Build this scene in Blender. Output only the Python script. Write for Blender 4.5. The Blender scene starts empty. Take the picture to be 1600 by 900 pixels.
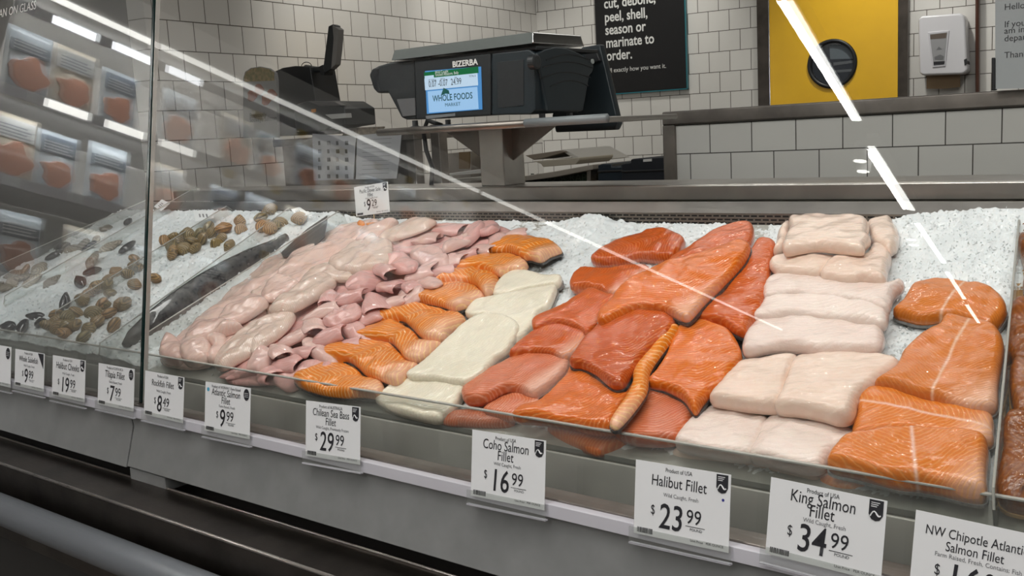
import bpy, bmesh, math, random
import numpy as np
from mathutils import Vector, Matrix, noise, geometry

SC = bpy.context.scene
COL = SC.collection
R = random.Random(7)

# ------------------------------------------------------------------ camera, exposure, world, big lights
F_PX, YAW, PITCH, ROLL = 1565.8, -.67461, .152826, -.05413
CAM = Vector((0, 0, 1.42))
_cy, _sy = math.cos(YAW), math.sin(YAW)
FWD = Vector((_sy*math.cos(PITCH), _cy*math.cos(PITCH), -math.sin(PITCH)))
_r0 = Vector((_cy, -_sy, 0)); _u0 = _r0.cross(FWD)
RIGHT = math.cos(ROLL)*_r0 + math.sin(ROLL)*_u0
UP = -math.sin(ROLL)*_r0 + math.cos(ROLL)*_u0
cd = bpy.data.cameras.new('camera'); cam = bpy.data.objects.new('camera', cd); COL.objects.link(cam)
cd.sensor_width = 36; cd.lens = F_PX/1600*36; cd.clip_start = .02; cd.clip_end = 80
cam.matrix_world = Matrix(((RIGHT.x, UP.x, -FWD.x, CAM.x), (RIGHT.y, UP.y, -FWD.y, CAM.y), (RIGHT.z, UP.z, -FWD.z, CAM.z), (0, 0, 0, 1)))
SC.camera = cam
SC.view_settings.view_transform = 'Standard'; SC.view_settings.look = 'None'
SC.view_settings.exposure = 0; SC.view_settings.gamma = 1; SC.view_settings.use_curve_mapping = False
W = bpy.data.worlds.new('store_ambient'); SC.world = W; W.use_nodes = True
W.node_tree.nodes['Background'].inputs[0].default_value = (1, .97, .93, 1)
W.node_tree.nodes['Background'].inputs[1].default_value = .16

def lamp(name, kind, loc, energy, color=(1, 1, 1), target=None, **kw):
    l = bpy.data.lights.new(name, kind); l.energy = energy; l.color = color
    for k, v in kw.items(): setattr(l, k, v)
    o = bpy.data.objects.new(name, l); COL.objects.link(o); o.location = loc
    if target is not None: o.rotation_euler = (Vector(target)-Vector(loc)).to_track_quat('-Z', 'Y').to_euler()
    return o
# the counter's own lamps above the ice bed
lamp('counter_lamp', 'AREA', (-1.5, 1.40, 2.2), 17, (1, .985, .96), (-1.5, 1.62, 0), shape='RECTANGLE', size=3.6, size_y=.10)
# small unseen spots, added to put the wet sparkle on the fish
for x, y in ((-3.0, 2.6), (-2.35, 2.75), (-1.75, 2.8), (-1.15, 2.75), (-.55, 2.6)):
    lamp('sparkle_helper_spot', 'SPOT', (x, y, 3.0), 11, (1, .97, .92), (x+.85, 1.55, 1.0), spot_size=.9, spot_blend=.8, shadow_soft_size=.035)
# linear ceiling lights over the aisle; the nearer ones are unseen, added for brightness
for x, y, e in ((-2.33, -3.3, 24), (-2.8, -6.1, 14), (-.25, -2.2, 36), (.3, .2, 31), (-1.2, -.4, 27)):
    lamp('aisle_lamp', 'AREA', (x, y, 3.18), e, (1, .975, .94), None, shape='RECTANGLE', size=.05, size_y=2.1).rotation_euler = (0, 0, -.15)
# kitchen lamps washing the tiled walls
for p, t, e in (((-3.0, 3.2, 3.0), (-3.75, 3.6, 1.9), 54), ((-3.2, 4.3, 3.0), (-3.95, 4.75, 1.9), 54), ((-2.9, 4.8, 3.0), (-3.3, 5.55, 1.9), 54),
                ((-1.7, 4.9, 3.0), (-1.8, 5.8, 1.7), 62), ((-.6, 5.0, 3.0), (-.6, 5.95, 1.7), 68), ((.4, 5.1, 3.0), (.4, 6.05, 1.7), 62)):
    lamp('kitchen_spot', 'SPOT', p, e, (1, .965, .92), t, spot_size=1.25, spot_blend=.9, shadow_soft_size=.08)
lamp('kitchen_lamp', 'AREA', (-1.8, 4.0, 3.1), 18, (1, .97, .93), (-1.8, 4.0, 0), shape='RECTANGLE', size=3.5, size_y=.8)

# ------------------------------------------------------------------ rays through the photo (1600 x 900)
def ray(x, y): return (x-800)/F_PX*RIGHT - (y-450)/F_PX*UP + FWD
def on(x, y, p0, n):
    d = ray(x, y); n = Vector(n); return CAM + d*((Vector(p0)-CAM).dot(n)/d.dot(n))
def atY(x, y, Y): return on(x, y, (0, Y, 0), (0, 1, 0))
def atZ(x, y, Z): return on(x, y, (0, 0, Z), (0, 0, 1))
def atX(x, y, X): return on(x, y, (X, 0, 0), (1, 0, 0))
BO = Vector((0, 1.25, .923)); BETA = math.atan(.40)
EU = Vector((1, 0, 0)); EV = Vector((0, math.cos(BETA), math.sin(BETA))); EN = Vector((0, -math.sin(BETA), math.cos(BETA)))
def bed(x, y, h=0):
    q = on(x, y, BO+EN*h, EN)-BO; return q.x, q.dot(EV)
def bedpt(u, v, h): return BO + EU*u + EV*v + EN*h

# ------------------------------------------------------------------ mesh helpers
class MB:
    def __init__(s): s.v = []; s.f = []
    def add(s, vs, fs, M=None):
        o = len(s.v)
        s.v += [tuple(M @ Vector(p)) if M is not None else tuple(p) for p in vs]
        s.f += [tuple(i+o for i in f) for f in fs]; return s
    def box(s, lo, hi, M=None):
        x0, y0, z0 = lo; x1, y1, z1 = hi
        return s.add([(x0,y0,z0),(x1,y0,z0),(x1,y1,z0),(x0,y1,z0),(x0,y0,z1),(x1,y0,z1),(x1,y1,z1),(x0,y1,z1)],
                     [(0,3,2,1),(4,5,6,7),(0,1,5,4),(1,2,6,5),(2,3,7,6),(3,0,4,7)], M)
    def prism(s, pts, a, b, M=None):
        """2-D outline (x, y) extruded from z=a to z=b."""
        n = len(pts)
        vs = [(p[0], p[1], a) for p in pts] + [(p[0], p[1], b) for p in pts]
        fs = [tuple(range(n-1, -1, -1)), tuple(range(n, 2*n))] + [(i, (i+1) % n, n+(i+1) % n, n+i) for i in range(n)]
        return s.add(vs, fs, M)
    def slab(s, P3, d):
        """planar 3-D outline pushed along vector d."""
        n = len(P3); d = Vector(d)
        vs = [tuple(p) for p in P3] + [tuple(Vector(p)+d) for p in P3]
        fs = [tuple(range(n-1, -1, -1)), tuple(range(n, 2*n))] + [(i, (i+1) % n, n+(i+1) % n, n+i) for i in range(n)]
        return s.add(vs, fs)
    def tube(s, pts, r, seg=10, caps=True):
        pts = [Vector(p) for p in pts]; n = len(pts); vs = []; fs = []
        rr = r if isinstance(r, (list, tuple)) else [r]*n
        for i, p in enumerate(pts):
            t = (pts[min(i+1, n-1)]-pts[max(i-1, 0)]).normalized()
            a = t.orthogonal().normalized() if i == 0 else (a - t*a.dot(t)).normalized()
            b = t.cross(a)
            vs += [tuple(p+(a*math.cos(2*math.pi*k/seg)+b*math.sin(2*math.pi*k/seg))*rr[i]) for k in range(seg)]
        for i in range(n-1):
            for k in range(seg): fs.append((i*seg+k, i*seg+(k+1) % seg, (i+1)*seg+(k+1) % seg, (i+1)*seg+k))
        if caps: fs += [tuple(range(seg-1, -1, -1)), tuple(range((n-1)*seg, n*seg))]
        return s.add(vs, fs)
    def lathe(s, prof, M=None, seg=24):
        vs = []; fs = []; n = len(prof)
        for r, z in prof: vs += [(r*math.cos(2*math.pi*k/seg), r*math.sin(2*math.pi*k/seg), z) for k in range(seg)]
        for i in range(n-1):
            for k in range(seg): fs.append((i*seg+k, i*seg+(k+1) % seg, (i+1)*seg+(k+1) % seg, (i+1)*seg+k))
        fs += [tuple(range(seg-1, -1, -1)), tuple(range((n-1)*seg, n*seg))]
        return s.add(vs, fs, M)
    def mesh(s, name):
        me = bpy.data.meshes.new(name); me.from_pydata(s.v, [], s.f); me.update(); return me
    def build(s, name, mat, parent=None, bevel=0, smooth=False, M=None):
        me = s.mesh(name); return link(name, me, mat, parent, bevel, smooth, M)

def link(name, me, mat, parent=None, bevel=0, smooth=False, M=None):
    o = bpy.data.objects.new(name, me); COL.objects.link(o)
    bm = bmesh.new(); bm.from_mesh(me); bmesh.ops.recalc_face_normals(bm, faces=bm.faces); bm.to_mesh(me); bm.free()
    if mat: me.materials.append(mat)
    if smooth: me.polygons.foreach_set('use_smooth', [True]*len(me.polygons))
    if M is not None: o.matrix_world = M
    if bevel:
        b = o.modifiers.new('bevel', 'BEVEL'); b.width = bevel; b.segments = 2; b.limit_method = 'ANGLE'; b.angle_limit = .6
        me.polygons.foreach_set('use_smooth', [True]*len(me.polygons))
        w = o.modifiers.new('normals', 'WEIGHTED_NORMAL'); w.keep_sharp = True
    if parent is not None: attach(o, parent)
    return o

PM = {}
def attach(o, parent):
    o.parent = parent
    o.matrix_parent_inverse = PM[parent.name].inverted() if parent.name in PM else parent.matrix_basis.inverted()

def tag(o, label, cat, group=None, kind=None):
    o['label'] = label; o['category'] = cat
    if group: o['group'] = group
    if kind: o['kind'] = kind
    return o
def thing(name, label, cat, loc=(0, 0, 0), group=None, kind=None):
    o = bpy.data.objects.new(name, None); COL.objects.link(o); o.empty_display_size = .05
    o.matrix_world = loc if isinstance(loc, Matrix) else Matrix.Translation(Vector(loc))
    PM[o.name] = o.matrix_basis.copy()
    return tag(o, label, cat, group, kind)
def frame(o, x, y, z):
    x, y, z = Vector(x), Vector(y), Vector(z)
    return Matrix(((x.x, y.x, z.x, o[0]), (x.y, y.y, z.y, o[1]), (x.z, y.z, z.z, o[2]), (0, 0, 0, 1)))
def text(name, s, size, M, mat, parent, align='CENTER', sx=1.0, shear=0.0, depth=0.0, bold=0.0):
    c = bpy.data.curves.new(name, 'FONT'); c.body = s; c.size = size; c.align_x = align; c.shear = shear; c.extrude = depth; c.resolution_u = 3; c.offset = bold*size
    t = bpy.data.objects.new(name, c); COL.objects.link(t)
    me = bpy.data.meshes.new_from_object(t.evaluated_get(bpy.context.evaluated_depsgraph_get()))
    bpy.data.objects.remove(t); bpy.data.curves.remove(c)
    me.transform(M @ Matrix.Diagonal((sx, 1, 1, 1)))
    me.name = name; me.materials.clear(); me.materials.append(mat)
    o = bpy.data.objects.new(name, me); COL.objects.link(o)
    if parent is not None: attach(o, parent)
    return o

# ------------------------------------------------------------------ material helpers
class NT:
    def __init__(s, name):
        s.m = bpy.data.materials.new(name); s.m.use_nodes = True; s.t = s.m.node_tree
        s.b = s.t.nodes['Principled BSDF']; s.out = s.t.nodes['Material Output']
    def n(s, typ, **kw):
        d = s.t.nodes.new(typ)
        for k, v in kw.items(): setattr(d, k, v)
        return d
    def l(s, a, b): s.t.links.new(a, b)
    def set(s, **kw):
        for k, v in kw.items():
            k = k.replace('_', ' ')
            s.b.inputs[k].default_value = (*v, 1) if isinstance(v, tuple) and len(v) == 3 else v
        return s
    def math(s, op, a, b=None, c=None):
        d = s.n('ShaderNodeMath', operation=op)
        for i, q in enumerate((a, b, c)):
            if q is None: continue
            if isinstance(q, (int, float)): d.inputs[i].default_value = q
            else: s.l(q, d.inputs[i])
        return d.outputs[0]
    def mix(s, f, a, b):
        d = s.n('ShaderNodeMix', data_type='RGBA')
        for i, q in ((0, f), (6, a), (7, b)):
            if isinstance(q, tuple): d.inputs[i].default_value = (*q, 1)
            elif isinstance(q, (int, float)): d.inputs[i].default_value = q
            else: s.l(q, d.inputs[i])
        return d.outputs[2]
    def coord(s, scale=(1, 1, 1), loc=(0, 0, 0), rot=(0, 0, 0)):
        tc = s.n('ShaderNodeTexCoord'); mp = s.n('ShaderNodeMapping')
        mp.inputs['Scale'].default_value = scale; mp.inputs['Location'].default_value = loc; mp.inputs['Rotation'].default_value = rot
        s.l(tc.outputs['Object'], mp.inputs[0]); return mp.outputs[0]
    def noise(s, vec, scale, detail=3, rough=.55):
        d = s.n('ShaderNodeTexNoise'); d.inputs['Scale'].default_value = scale; d.inputs['Detail'].default_value = detail; d.inputs['Roughness'].default_value = rough
        s.l(vec, d.inputs['Vector']); return d.outputs[0]
    def ramp(s, f, *stops):
        d = s.n('ShaderNodeValToRGB'); e = d.color_ramp.elements
        while len(e) < len(stops): e.new(.5)
        for q, (p, c) in zip(e, stops):
            q.position = p; q.color = (*c, 1) if isinstance(c, tuple) else (c, c, c, 1)
        s.l(f, d.inputs[0]); return d.outputs[0]
    def bump(s, h, strength, dist=.002):
        d = s.n('ShaderNodeBump'); d.inputs['Strength'].default_value = strength; d.inputs['Distance'].default_value = dist
        s.l(h, d.inputs['Height']); s.l(d.outputs[0], s.b.inputs['Normal']); return d

def plain(name, col, rough=.5, metal=0, spec=.5, **kw):
    q = NT(name).set(Base_Color=col, Roughness=rough, Metallic=metal); q.b.inputs['Specular IOR Level'].default_value = spec
    q.set(**kw)
    return q.m
def speckled(name, col, col2, scale, rough=.5, metal=0, bump=0, stretch=(1, 1, 1)):
    q = NT(name).set(Roughness=rough, Metallic=metal); v = q.coord(stretch); n = q.noise(v, scale)
    q.l(q.mix(q.ramp(n, (.3, 0.0), (.7, 1.0)), col, col2), q.b.inputs['Base Color'])
    if bump: q.bump(n, bump)
    return q.m
def steel(name, col, rough, streak=(2, 60, 60), amt=.25, marks=0.0):
    q = NT(name).set(Metallic=1.0, Base_Color=col); v = q.coord(streak); n = q.noise(v, 12, 4)
    q.l(q.math('MULTIPLY_ADD', n, amt, rough-amt*.5), q.b.inputs['Roughness'])
    n2 = q.noise(q.coord((1, 1, 1)), 9, 4)
    q.l(q.mix(q.ramp(n2, (.4, 0.0), (.65, 1.0)), col, tuple(c*(.82-marks) for c in col)), q.b.inputs['Base Color'])
    q.bump(n, .04, .001)
    return q.m
def tiles(name, w, h, ox, oy, tile=(.71, .69, .655), grout=(.10, .085, .07), mortar=.0022, rough=.16):
    q = NT(name).set(Roughness=rough); v = q.coord((1, 1, 1), (ox, oy, 0)); d = q.n('ShaderNodeTexBrick')
    d.offset = .5; d.squash = 1
    for k, val in (('Scale', 1), ('Brick Width', w), ('Row Height', h), ('Mortar Size', mortar), ('Mortar Smooth', .15), ('Bias', 0)): d.inputs[k].default_value = val
    d.inputs['Color1'].default_value = (*tile, 1); d.inputs['Color2'].default_value = (*[c*.93 for c in tile], 1); d.inputs['Mortar'].default_value = (*grout, 1)
    q.l(v, d.inputs['Vector']); q.l(d.outputs['Color'], q.b.inputs['Base Color'])
    n = q.noise(v, 7, 2)
    q.bump(q.math('MULTIPLY_ADD', n, .25, q.math('MULTIPLY', d.outputs['Fac'], -1.0)), .35, .0015)
    q.l(q.math('MULTIPLY_ADD', d.outputs['Fac'], .6, rough), q.b.inputs['Roughness'])
    return q.m
def pane(name, tint=(.93, .96, .95), f0=.04, veil=0.0, veil_col=(.6, .6, .58), rough=0.0, power=5.0):
    """clear sheet: see-through, with mirror reflection growing towards grazing angles; veil = pale haze mixed into the colour."""
    q = NT(name); t = q.t; t.nodes.remove(q.b)
    g = q.n('ShaderNodeNewGeometry'); d = q.n('ShaderNodeVectorMath', operation='DOT_PRODUCT')
    q.l(g.outputs['Incoming'], d.inputs[0]); q.l(g.outputs['Normal'], d.inputs[1])
    c = q.math('ABSOLUTE', d.outputs['Value']); k = q.math('POWER', q.math('SUBTRACT', 1.0, c), power)
    fr = q.math('MULTIPLY_ADD', k, 1-f0, f0)
    tr = q.n('ShaderNodeBsdfTransparent'); tr.inputs[0].default_value = (*tint, 1)
    gl = q.n('ShaderNodeBsdfGlossy'); gl.inputs['Roughness'].default_value = rough
    mx = q.n('ShaderNodeMixShader'); q.l(fr, mx.inputs[0]); q.l(tr.outputs[0], mx.inputs[1]); q.l(gl.outputs[0], mx.inputs[2]); o = mx.outputs[0]
    if veil:
        df = q.n('ShaderNodeBsdfDiffuse'); df.inputs[0].default_value = (*veil_col, 1)
        m2 = q.n('ShaderNodeMixShader'); q.l(o, m2.inputs[1]); q.l(df.outputs[0], m2.inputs[2])
        nn = q.noise(q.coord(), 3, 3); q.l(q.math('MULTIPLY', q.math('MULTIPLY_ADD', nn, .8, .6), veil), m2.inputs[0]); o = m2.outputs[0]
    q.l(o, q.out.inputs[0]); return q.m
def glow(name, col, strength):
    q = NT(name).set(Base_Color=tuple(c*.15 for c in col), Roughness=.6); q.b.inputs['Specular IOR Level'].default_value = .1; q.b.inputs['Emission Color'].default_value = (*col, 1); q.b.inputs['Emission Strength'].default_value = strength
    return q.m

M_STEEL = steel('brushed_steel', (.52, .49, .46), .34)
M_STEEL_D = steel('dull_steel', (.30, .27, .245), .42, marks=.15)
M_STEEL_B = steel('bright_steel', (.66, .66, .65), .2, amt=.15)
M_TRAY = speckled('tray_steel', (.50, .49, .455), (.42, .41, .375), 8, .4, metal=.2)
M_PAN = steel('pan_steel', (.24, .26, .25), .3, amt=.12)
M_EDGE = steel('pale_steel_edge', (.62, .58, .54), .3)
M_GREY = speckled('grey_laminate', (.185, .19, .188), (.225, .23, .228), 14, .42, bump=.03)
M_DARKSTEEL = steel('dark_steel', (.115, .098, .085), .36, amt=.2, marks=.2)
M_DARK = plain('dark_plinth', (.02, .018, .016), .6)
M_TUBE = plain('grey_bumper_plastic', (.15, .162, .176), .32)
M_RAIL = plain('lilac_clear_plastic', (.60, .59, .64), .25)
M_BLACK = plain('black_plastic', (.012, .013, .015), .42)
M_CHAR = speckled('charcoal_plastic', (.016, .018, .020), (.022, .025, .027), 90, .45, bump=.05)
M_SLATE = plain('slate_plastic', (.013, .020, .025), .4)
M_GREYP = plain('grey_plastic', (.18, .19, .2), .4)
M_WHITE = plain('white_card', (.80, .81, .82), .45)
M_WHITEP = plain('white_plastic', (.70, .69, .72), .22)
M_INK = plain('black_ink', (.015, .015, .02), .6)
M_PALEINK = plain('pale_lettering', (.75, .75, .73), .6)
M_GREYINK = plain('grey_ink', (.16, .16, .17), .6)
M_GLASS = pane('counter_glass', tint=(.955, .965, .955))
M_GLASS_L = pane('veiled_counter_glass', tint=(.86, .875, .865), f0=.10, veil=.075, veil_col=(.62, .61, .58))  # veil paints in the grey haze of shelves mirrored in this sheet
M_ACRYL = pane('clear_acrylic', tint=(.93, .94, .93), f0=.05, veil=.05, veil_col=(.7, .7, .68))
M_GEDGE = plain('green_glass_edge', (.004, .022, .02), .15)
M_AEDGE = plain('frosted_acrylic_edge', (.42, .41, .38), .25)
M_LIGHT = glow('price_channel_glow', (.95, .97, 1), 9)
M_LIGHT2 = glow('warm_strip_glow', (1, .98, .93), 6)

# ------------------------------------------------------------------ room shell
AW = .13333                                    # kitchen walls stand turned a little from the counter
DA = Vector((math.cos(AW), math.sin(AW), 0)); DB = Vector((math.sin(AW), -math.cos(AW), 0)); ZZ = Vector((0, 0, 1))
CORNER = on(842, 100, DB*-6, DB); CORNER.z = 0
def struct(name, mb, mat, M=None, label=None, **kw):
    o = mb.build(name, mat, None, M=M, **kw); o['kind'] = 'structure'
    if label: o['label'] = label
    return o
pA = on(1091, 51.9, CORNER, DB); ox = (on(1122.5, 17, CORNER, DB)-CORNER).dot(DA)
TW, TH = .1302, .1206
M_TA = tiles('white_wall_tile', TW, TH, -((ox) % TW), -(pA.z % TH))
MA = frame(CORNER, DA, ZZ, -DB)
wall = MB(); wall.box((0, 0, -.1), (6.5, 3.3, 0))
MAo = frame(CORNER, DA, ZZ, DA.cross(ZZ))
struct('wall_back', wall, M_TA, MAo, 'white square-tiled back wall of the kitchen')
pB = on(500, 131, CORNER, DA); oxb = (on(343, 63, CORNER, DA)-CORNER).dot(DB)
M_TB = tiles('white_side_tile', .1374, .1206, -(oxb % .1374), -(pB.z % .1206), tile=(.68, .655, .62))
LB = (on(234, 100, CORNER, DA)-CORNER).dot(DB)
wall = MB(); wall.box((0, 0, 0), (LB, 3.3, .1))
MBo = frame(CORNER, DB, ZZ, DB.cross(ZZ))
struct('wall_left', wall, M_TB, MBo, 'white square-tiled side wall behind the monitor')
fl = MB(); fl.box((-9, -22, -.05), (6, 7, 0)); struct('floor', fl, speckled('brown_floor', (.10, .085, .07), (.13, .11, .095), 3, .35))
ce = MB(); ce.box((-9, -22, 3.3), (6, 7, 3.35)); struct('ceiling', ce, plain('grey_ceiling', (.16, .155, .15), .8))
far = MB(); far.box((-7.1, -3, 0), (-7, 7, 3.3)); struct('wall_far', far, plain('dim_grey_wall', (.10, .098, .095), .8), None, 'dim grey wall far to the left')
# yellow swing door with porthole
M_YEL = speckled('yellow_paint', (.95, .55, .022), (.88, .50, .02), 6, .32)
wA = lambda x, y: on(x, y, CORNER-DB*-.0, DB)
def la(x, y):
    q = wA(x, y)-CORNER; return q.dot(DA), q.z
dx0 = la(1205.6, 60)[0]; dx1 = la(1405, 60)[0]; fx0 = la(1187, 60)[0]; fx1 = la(1421, 60)[0]
cxd, czd = la(1303, 100); rd = (la(1340, 100)[0]-la(1265, 100)[0])/2
d = thing('door_1', 'yellow swing door with a round porthole window', 'door', MAo, kind='structure')
ring = [(cxd+rd*math.cos(k*math.pi/24), czd+rd*math.sin(k*math.pi/24)) for k in range(48)]
def plate_with_hole(x0, x1, z0, z1, ring, t0, t1):
    m = MB(); n = len(ring); corners = []
    cx = sum(p[0] for p in ring)/n; cz = sum(p[1] for p in ring)/n; sq = []
    for p in ring:
        dx, dz = p[0]-cx, p[1]-cz
        s = min((x1-cx)/dx if dx > 1e-6 else 1e9, (x0-cx)/dx if dx < -1e-6 else 1e9, (z1-cz)/dz if dz > 1e-6 else 1e9, (z0-cz)/dz if dz < -1e-6 else 1e9)
        sq.append((cx+dx*s, cz+dz*s))
    for (a, b) in ((x0, z0), (x1, z0), (x1, z1), (x0, z1)):
        k = min(range(n), key=lambda i: (sq[i][0]-a)**2+(sq[i][1]-b)**2); sq[k] = (a, b)
    vs = [(x, z, t1) for x, z in ring]+[(x, z, t1) for x, z in sq]+[(x, z, t0) for x, z in ring]+[(x, z, t0) for x, z in sq]
    fs = []
    for i in range(n):
        j = (i+1) % n
        fs += [(i, n+i, n+j, j), (2*n+i, 2*n+j, 3*n+j, 3*n+i), (i, j, 2*n+j, 2*n+i), (n+i, 3*n+i, 3*n+j, n+j)]
    return m.add(vs, fs)
pd = plate_with_hole(dx0, dx1, .02, 2.35, ring, .012, .04).build('door_panel', M_YEL, M=MAo)
attach(pd, d)
m = MB()
for r0, r1, za, zb in ((rd*.86, rd*1.04, .03, .055),):
    n = 48; vs = []; fs = []
    for k in range(n):
        c, s = math.cos(2*math.pi*k/n), math.sin(2*math.pi*k/n)
        vs += [(cxd+r0*c, czd+r0*s, za), (cxd+r1*c, czd+r1*s, za), (cxd+r1*c*.98, czd+r1*s*.98, zb), (cxd+r0*c*1.03, czd+r0*s*1.03, zb)]
    for k in range(n):
        a, b = 4*k, 4*((k+1) % n)
        fs += [(a+i, a+(i+1) % 4, b+(i+1) % 4, b+i) for i in range(4)]
    m.add(vs, fs)
attach(m.build('porthole_ring', M_BLACK, smooth=True, M=MAo), d)
attach(MB().prism([(cxd+rd*.9*math.cos(k*math.pi/20), czd+rd*.9*math.sin(k*math.pi/20)) for k in range(40)], .018, .03).build('porthole_pane', plain('dark_window_glass', (.035, .04, .05), .08), M=MAo), d)
def pane_bit(name, pts, mat): attach(MB().prism([la(*q) for q in pts], .03, .0312).build(name, mat, M=MAo), d)
pane_bit('room_beyond', [(1298, 70), (1331, 72), (1335, 92), (1299, 93)], plain('blue_grey_view', (.12, .145, .165), .5))
pane_bit('shelf_beyond', [(1304, 98), (1338, 94), (1338, 98), (1304, 103)], plain('grey_view', (.10, .11, .12), .5))
pane_bit('shelf_beyond', [(1304, 110), (1334, 108), (1332, 112), (1304, 114)], plain('grey_view', (.10, .11, .12), .5))
m = MB(); m.box((fx0, 0, .003), (dx0-.004, 2.4, .05)); m.box((dx1+.004, 0, .003), (fx1, 2.4, .05)); m.box((fx0, 2.4, .003), (fx1, 2.47, .05))
attach(m.build('door_frame', M_DARKSTEEL, M=MAo), d)
m = MB(); m.box((dx0-.004, .02, .02), (dx0+.001, 2.35, .046)); attach(m.build('edge_strip', M_STEEL_B, M=MAo), d)

# ------------------------------------------------------------------ the seafood counter
XL, XR, XF = -3.35, .35, -3.12
gl_t = math.radians(9); GN = Vector((0, -math.cos(gl_t), math.sin(gl_t))); GU = Vector((0, math.sin(gl_t), math.cos(gl_t))); G0 = Vector((0, 1.125, .885))
seam = on(221, 640, G0, GN); XS = seam.x
ctr = thing('seafood_counter', 'long grey and steel seafood counter with an ice bed', 'counter', (-1.5, 1.5, 0))
def xbar(name, prof, mat, x0=XF, x1=XR, bevel=.002, parent=ctr):
    """profile in (y, z) run along the counter"""
    m = MB(); n = len(prof)
    vs = [(x0, p[0], p[1]) for p in prof]+[(x1, p[0], p[1]) for p in prof]
    m.add(vs, [tuple(range(n-1, -1, -1)), tuple(range(n, 2*n))]+[(i, (i+1) % n, n+(i+1) % n, n+i) for i in range(n)])
    return m.build(name, mat, parent, bevel=bevel)
def zat(px, py, Y): return atY(px, py, Y).z
zb = zat(590, 845, 1.075); zbl = zat(110, 705, 1.075)
for (a, b, zz) in ((XF, XS-.003, zbl), (XS+.003, XR, zb)):
    xbar('front_panel', [(1.099, .8725), (1.101, .849), (1.075, zz), (1.095, zz), (1.125, .85), (1.125, .8725)], M_GREY, a, b)
xn = atY(265, 757, 1.09).x
xbar('corner_block', [(1.08, zbl-.03), (1.08, zbl), (1.15, zbl), (1.15, zbl-.03)], M_GREY, XS+.003, xn)
xbar('price_rail', [(1.092, .8735), (1.0925, .893), (1.106, .8935), (1.112, .890), (1.118, .8735)], M_RAIL, bevel=.001)
xbar('rail_ledge', [(1.1125, .866), (1.1125, .8935), (1.152, .8925), (1.152, .866)], M_STEEL_D)
zl0 = zat(850, 701, 1.245)
xbar('trough_floor', [(1.155, .80), (1.155, .81), (1.255, .81), (1.255, .80)], M_DARK, bevel=0)
xbar('tray_front', [(1.243, .80), (1.243, zl0-.002), (1.249, zl0-.002), (1.249, .80)], M_TRAY)
zlip = zat(800, 650, 1.246)
lip = xbar('acrylic_lip', [(1.2465, zl0+.001), (1.2465, zlip), (1.2515, zlip), (1.2515, zl0+.001)], M_ACRYL, bevel=0)
xbar('lip_edge', [(1.2455, zlip-.0005), (1.2455, zlip+.0025), (1.2525, zlip+.0025), (1.2525, zlip-.0005)], M_AEDGE, bevel=.0006)
BV = .80
def bslab(u0, u1, v0, v1, h0, h1):
    return MB().add([tuple(bedpt(u, v, h)) for h in (h0, h1) for (u, v) in ((u0, v0), (u1, v0), (u1, v1), (u0, v1))], [(0,3,2,1),(4,5,6,7),(0,1,5,4),(1,2,6,5),(2,3,7,6),(3,0,4,7)])
bslab(XL, XR, .003, BV, -.03, -.006).build('bed_pan', M_TRAY, ctr)
YP = 1.965
zp1 = zat(1000, 332, YP); zlb = zat(1000, 313, 2.03); zlt = zat(1000, 289.3, 2.03)
def perforated():
    q = NT('perforated_steel').set(Metallic=1.0, Roughness=.4); v = q.coord((1, 1, 1)); sp = q.n('ShaderNodeSeparateXYZ'); q.l(v, sp.inputs[0])
    cb = q.n('ShaderNodeCombineXYZ'); q.l(sp.outputs[0], cb.inputs[0]); q.l(sp.outputs[2], cb.inputs[1])
    d = q.n('ShaderNodeTexBrick'); d.offset = .5
    for k, val in (('Scale', 1), ('Brick Width', .0175), ('Row Height', .0078), ('Mortar Size', .0021), ('Mortar Smooth', .1), ('Bias', 0)): d.inputs[k].default_value = val
    q.l(cb.outputs[0], d.inputs['Vector']); q.l(q.mix(d.outputs['Fac'], (.006, .006, .006), (.30, .27, .24)), q.b.inputs['Base Color'])
    q.l(d.outputs['Fac'], q.b.inputs['Metallic']); q.bump(d.outputs['Fac'], .6, .002); return q.m
xbar('perforated_panel', [(YP, zp1-.12), (YP, zp1), (YP+.004, zp1), (YP+.004, zp1-.12)], perforated(), bevel=0)
xbar('back_panel', [(YP, zp1), (YP+.022, zlb), (YP+.03, zlb), (YP+.03, zp1)], M_STEEL, bevel=0)
xbar('back_ledge', [(2.03, zlb), (2.03, zlt-.003), (2.034, zlt), (2.22, zlt), (2.22, zlb-.02), (2.19, zlb-.02), (2.19, zlb)], M_STEEL, bevel=.002)
xbar('counter_body', [(1.16, .12), (1.16, .79), (1.26, .79), (1.97, 1.10), (2.2, 1.10), (2.2, .12)], M_DARK, bevel=0)
za = zat(200, 793, .985)
zb2 = on(200, 746, (0, 1.07, 0), (0, 1, 0)).z
xbar('front_shelf', [(.985, za-.004), (.985, za+.001), (.99, za+.0025), (1.085, za+.004), (1.085, za-.004)], M_DARKSTEEL, bevel=.001)
MB().tube([(XF, .9862, za), (XR, .9862, za)], .0035, 8).build('shelf_edge', M_EDGE, ctr, smooth=True)  # paler steel rod draws a line along the shelf edge
MB().tube([(XF, 1.083, za+.005), (XR, 1.083, za+.005)], .0022, 8).build('shelf_seam', M_EDGE, ctr, smooth=True)
xbar('shelf_back', [(1.084, za+.004), (1.084, zbl-.032), (1.09, zbl-.032), (1.09, za+.004)], M_DARKSTEEL, bevel=0)
xbar('shelf_front', [(.987, .55), (.987, za-.004), (.994, za-.004), (.994, .55)], M_DARKSTEEL, bevel=0)
tb0, tb1 = atY(164, 837, .945), atY(164, 884, .945); rt = (tb0.z-tb1.z)/2
MB().tube([(XF, .945, tb1.z+rt), (XR, .945, tb1.z+rt)], rt, 24).build('bumper_tube', M_TUBE, ctr, smooth=True)
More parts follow.
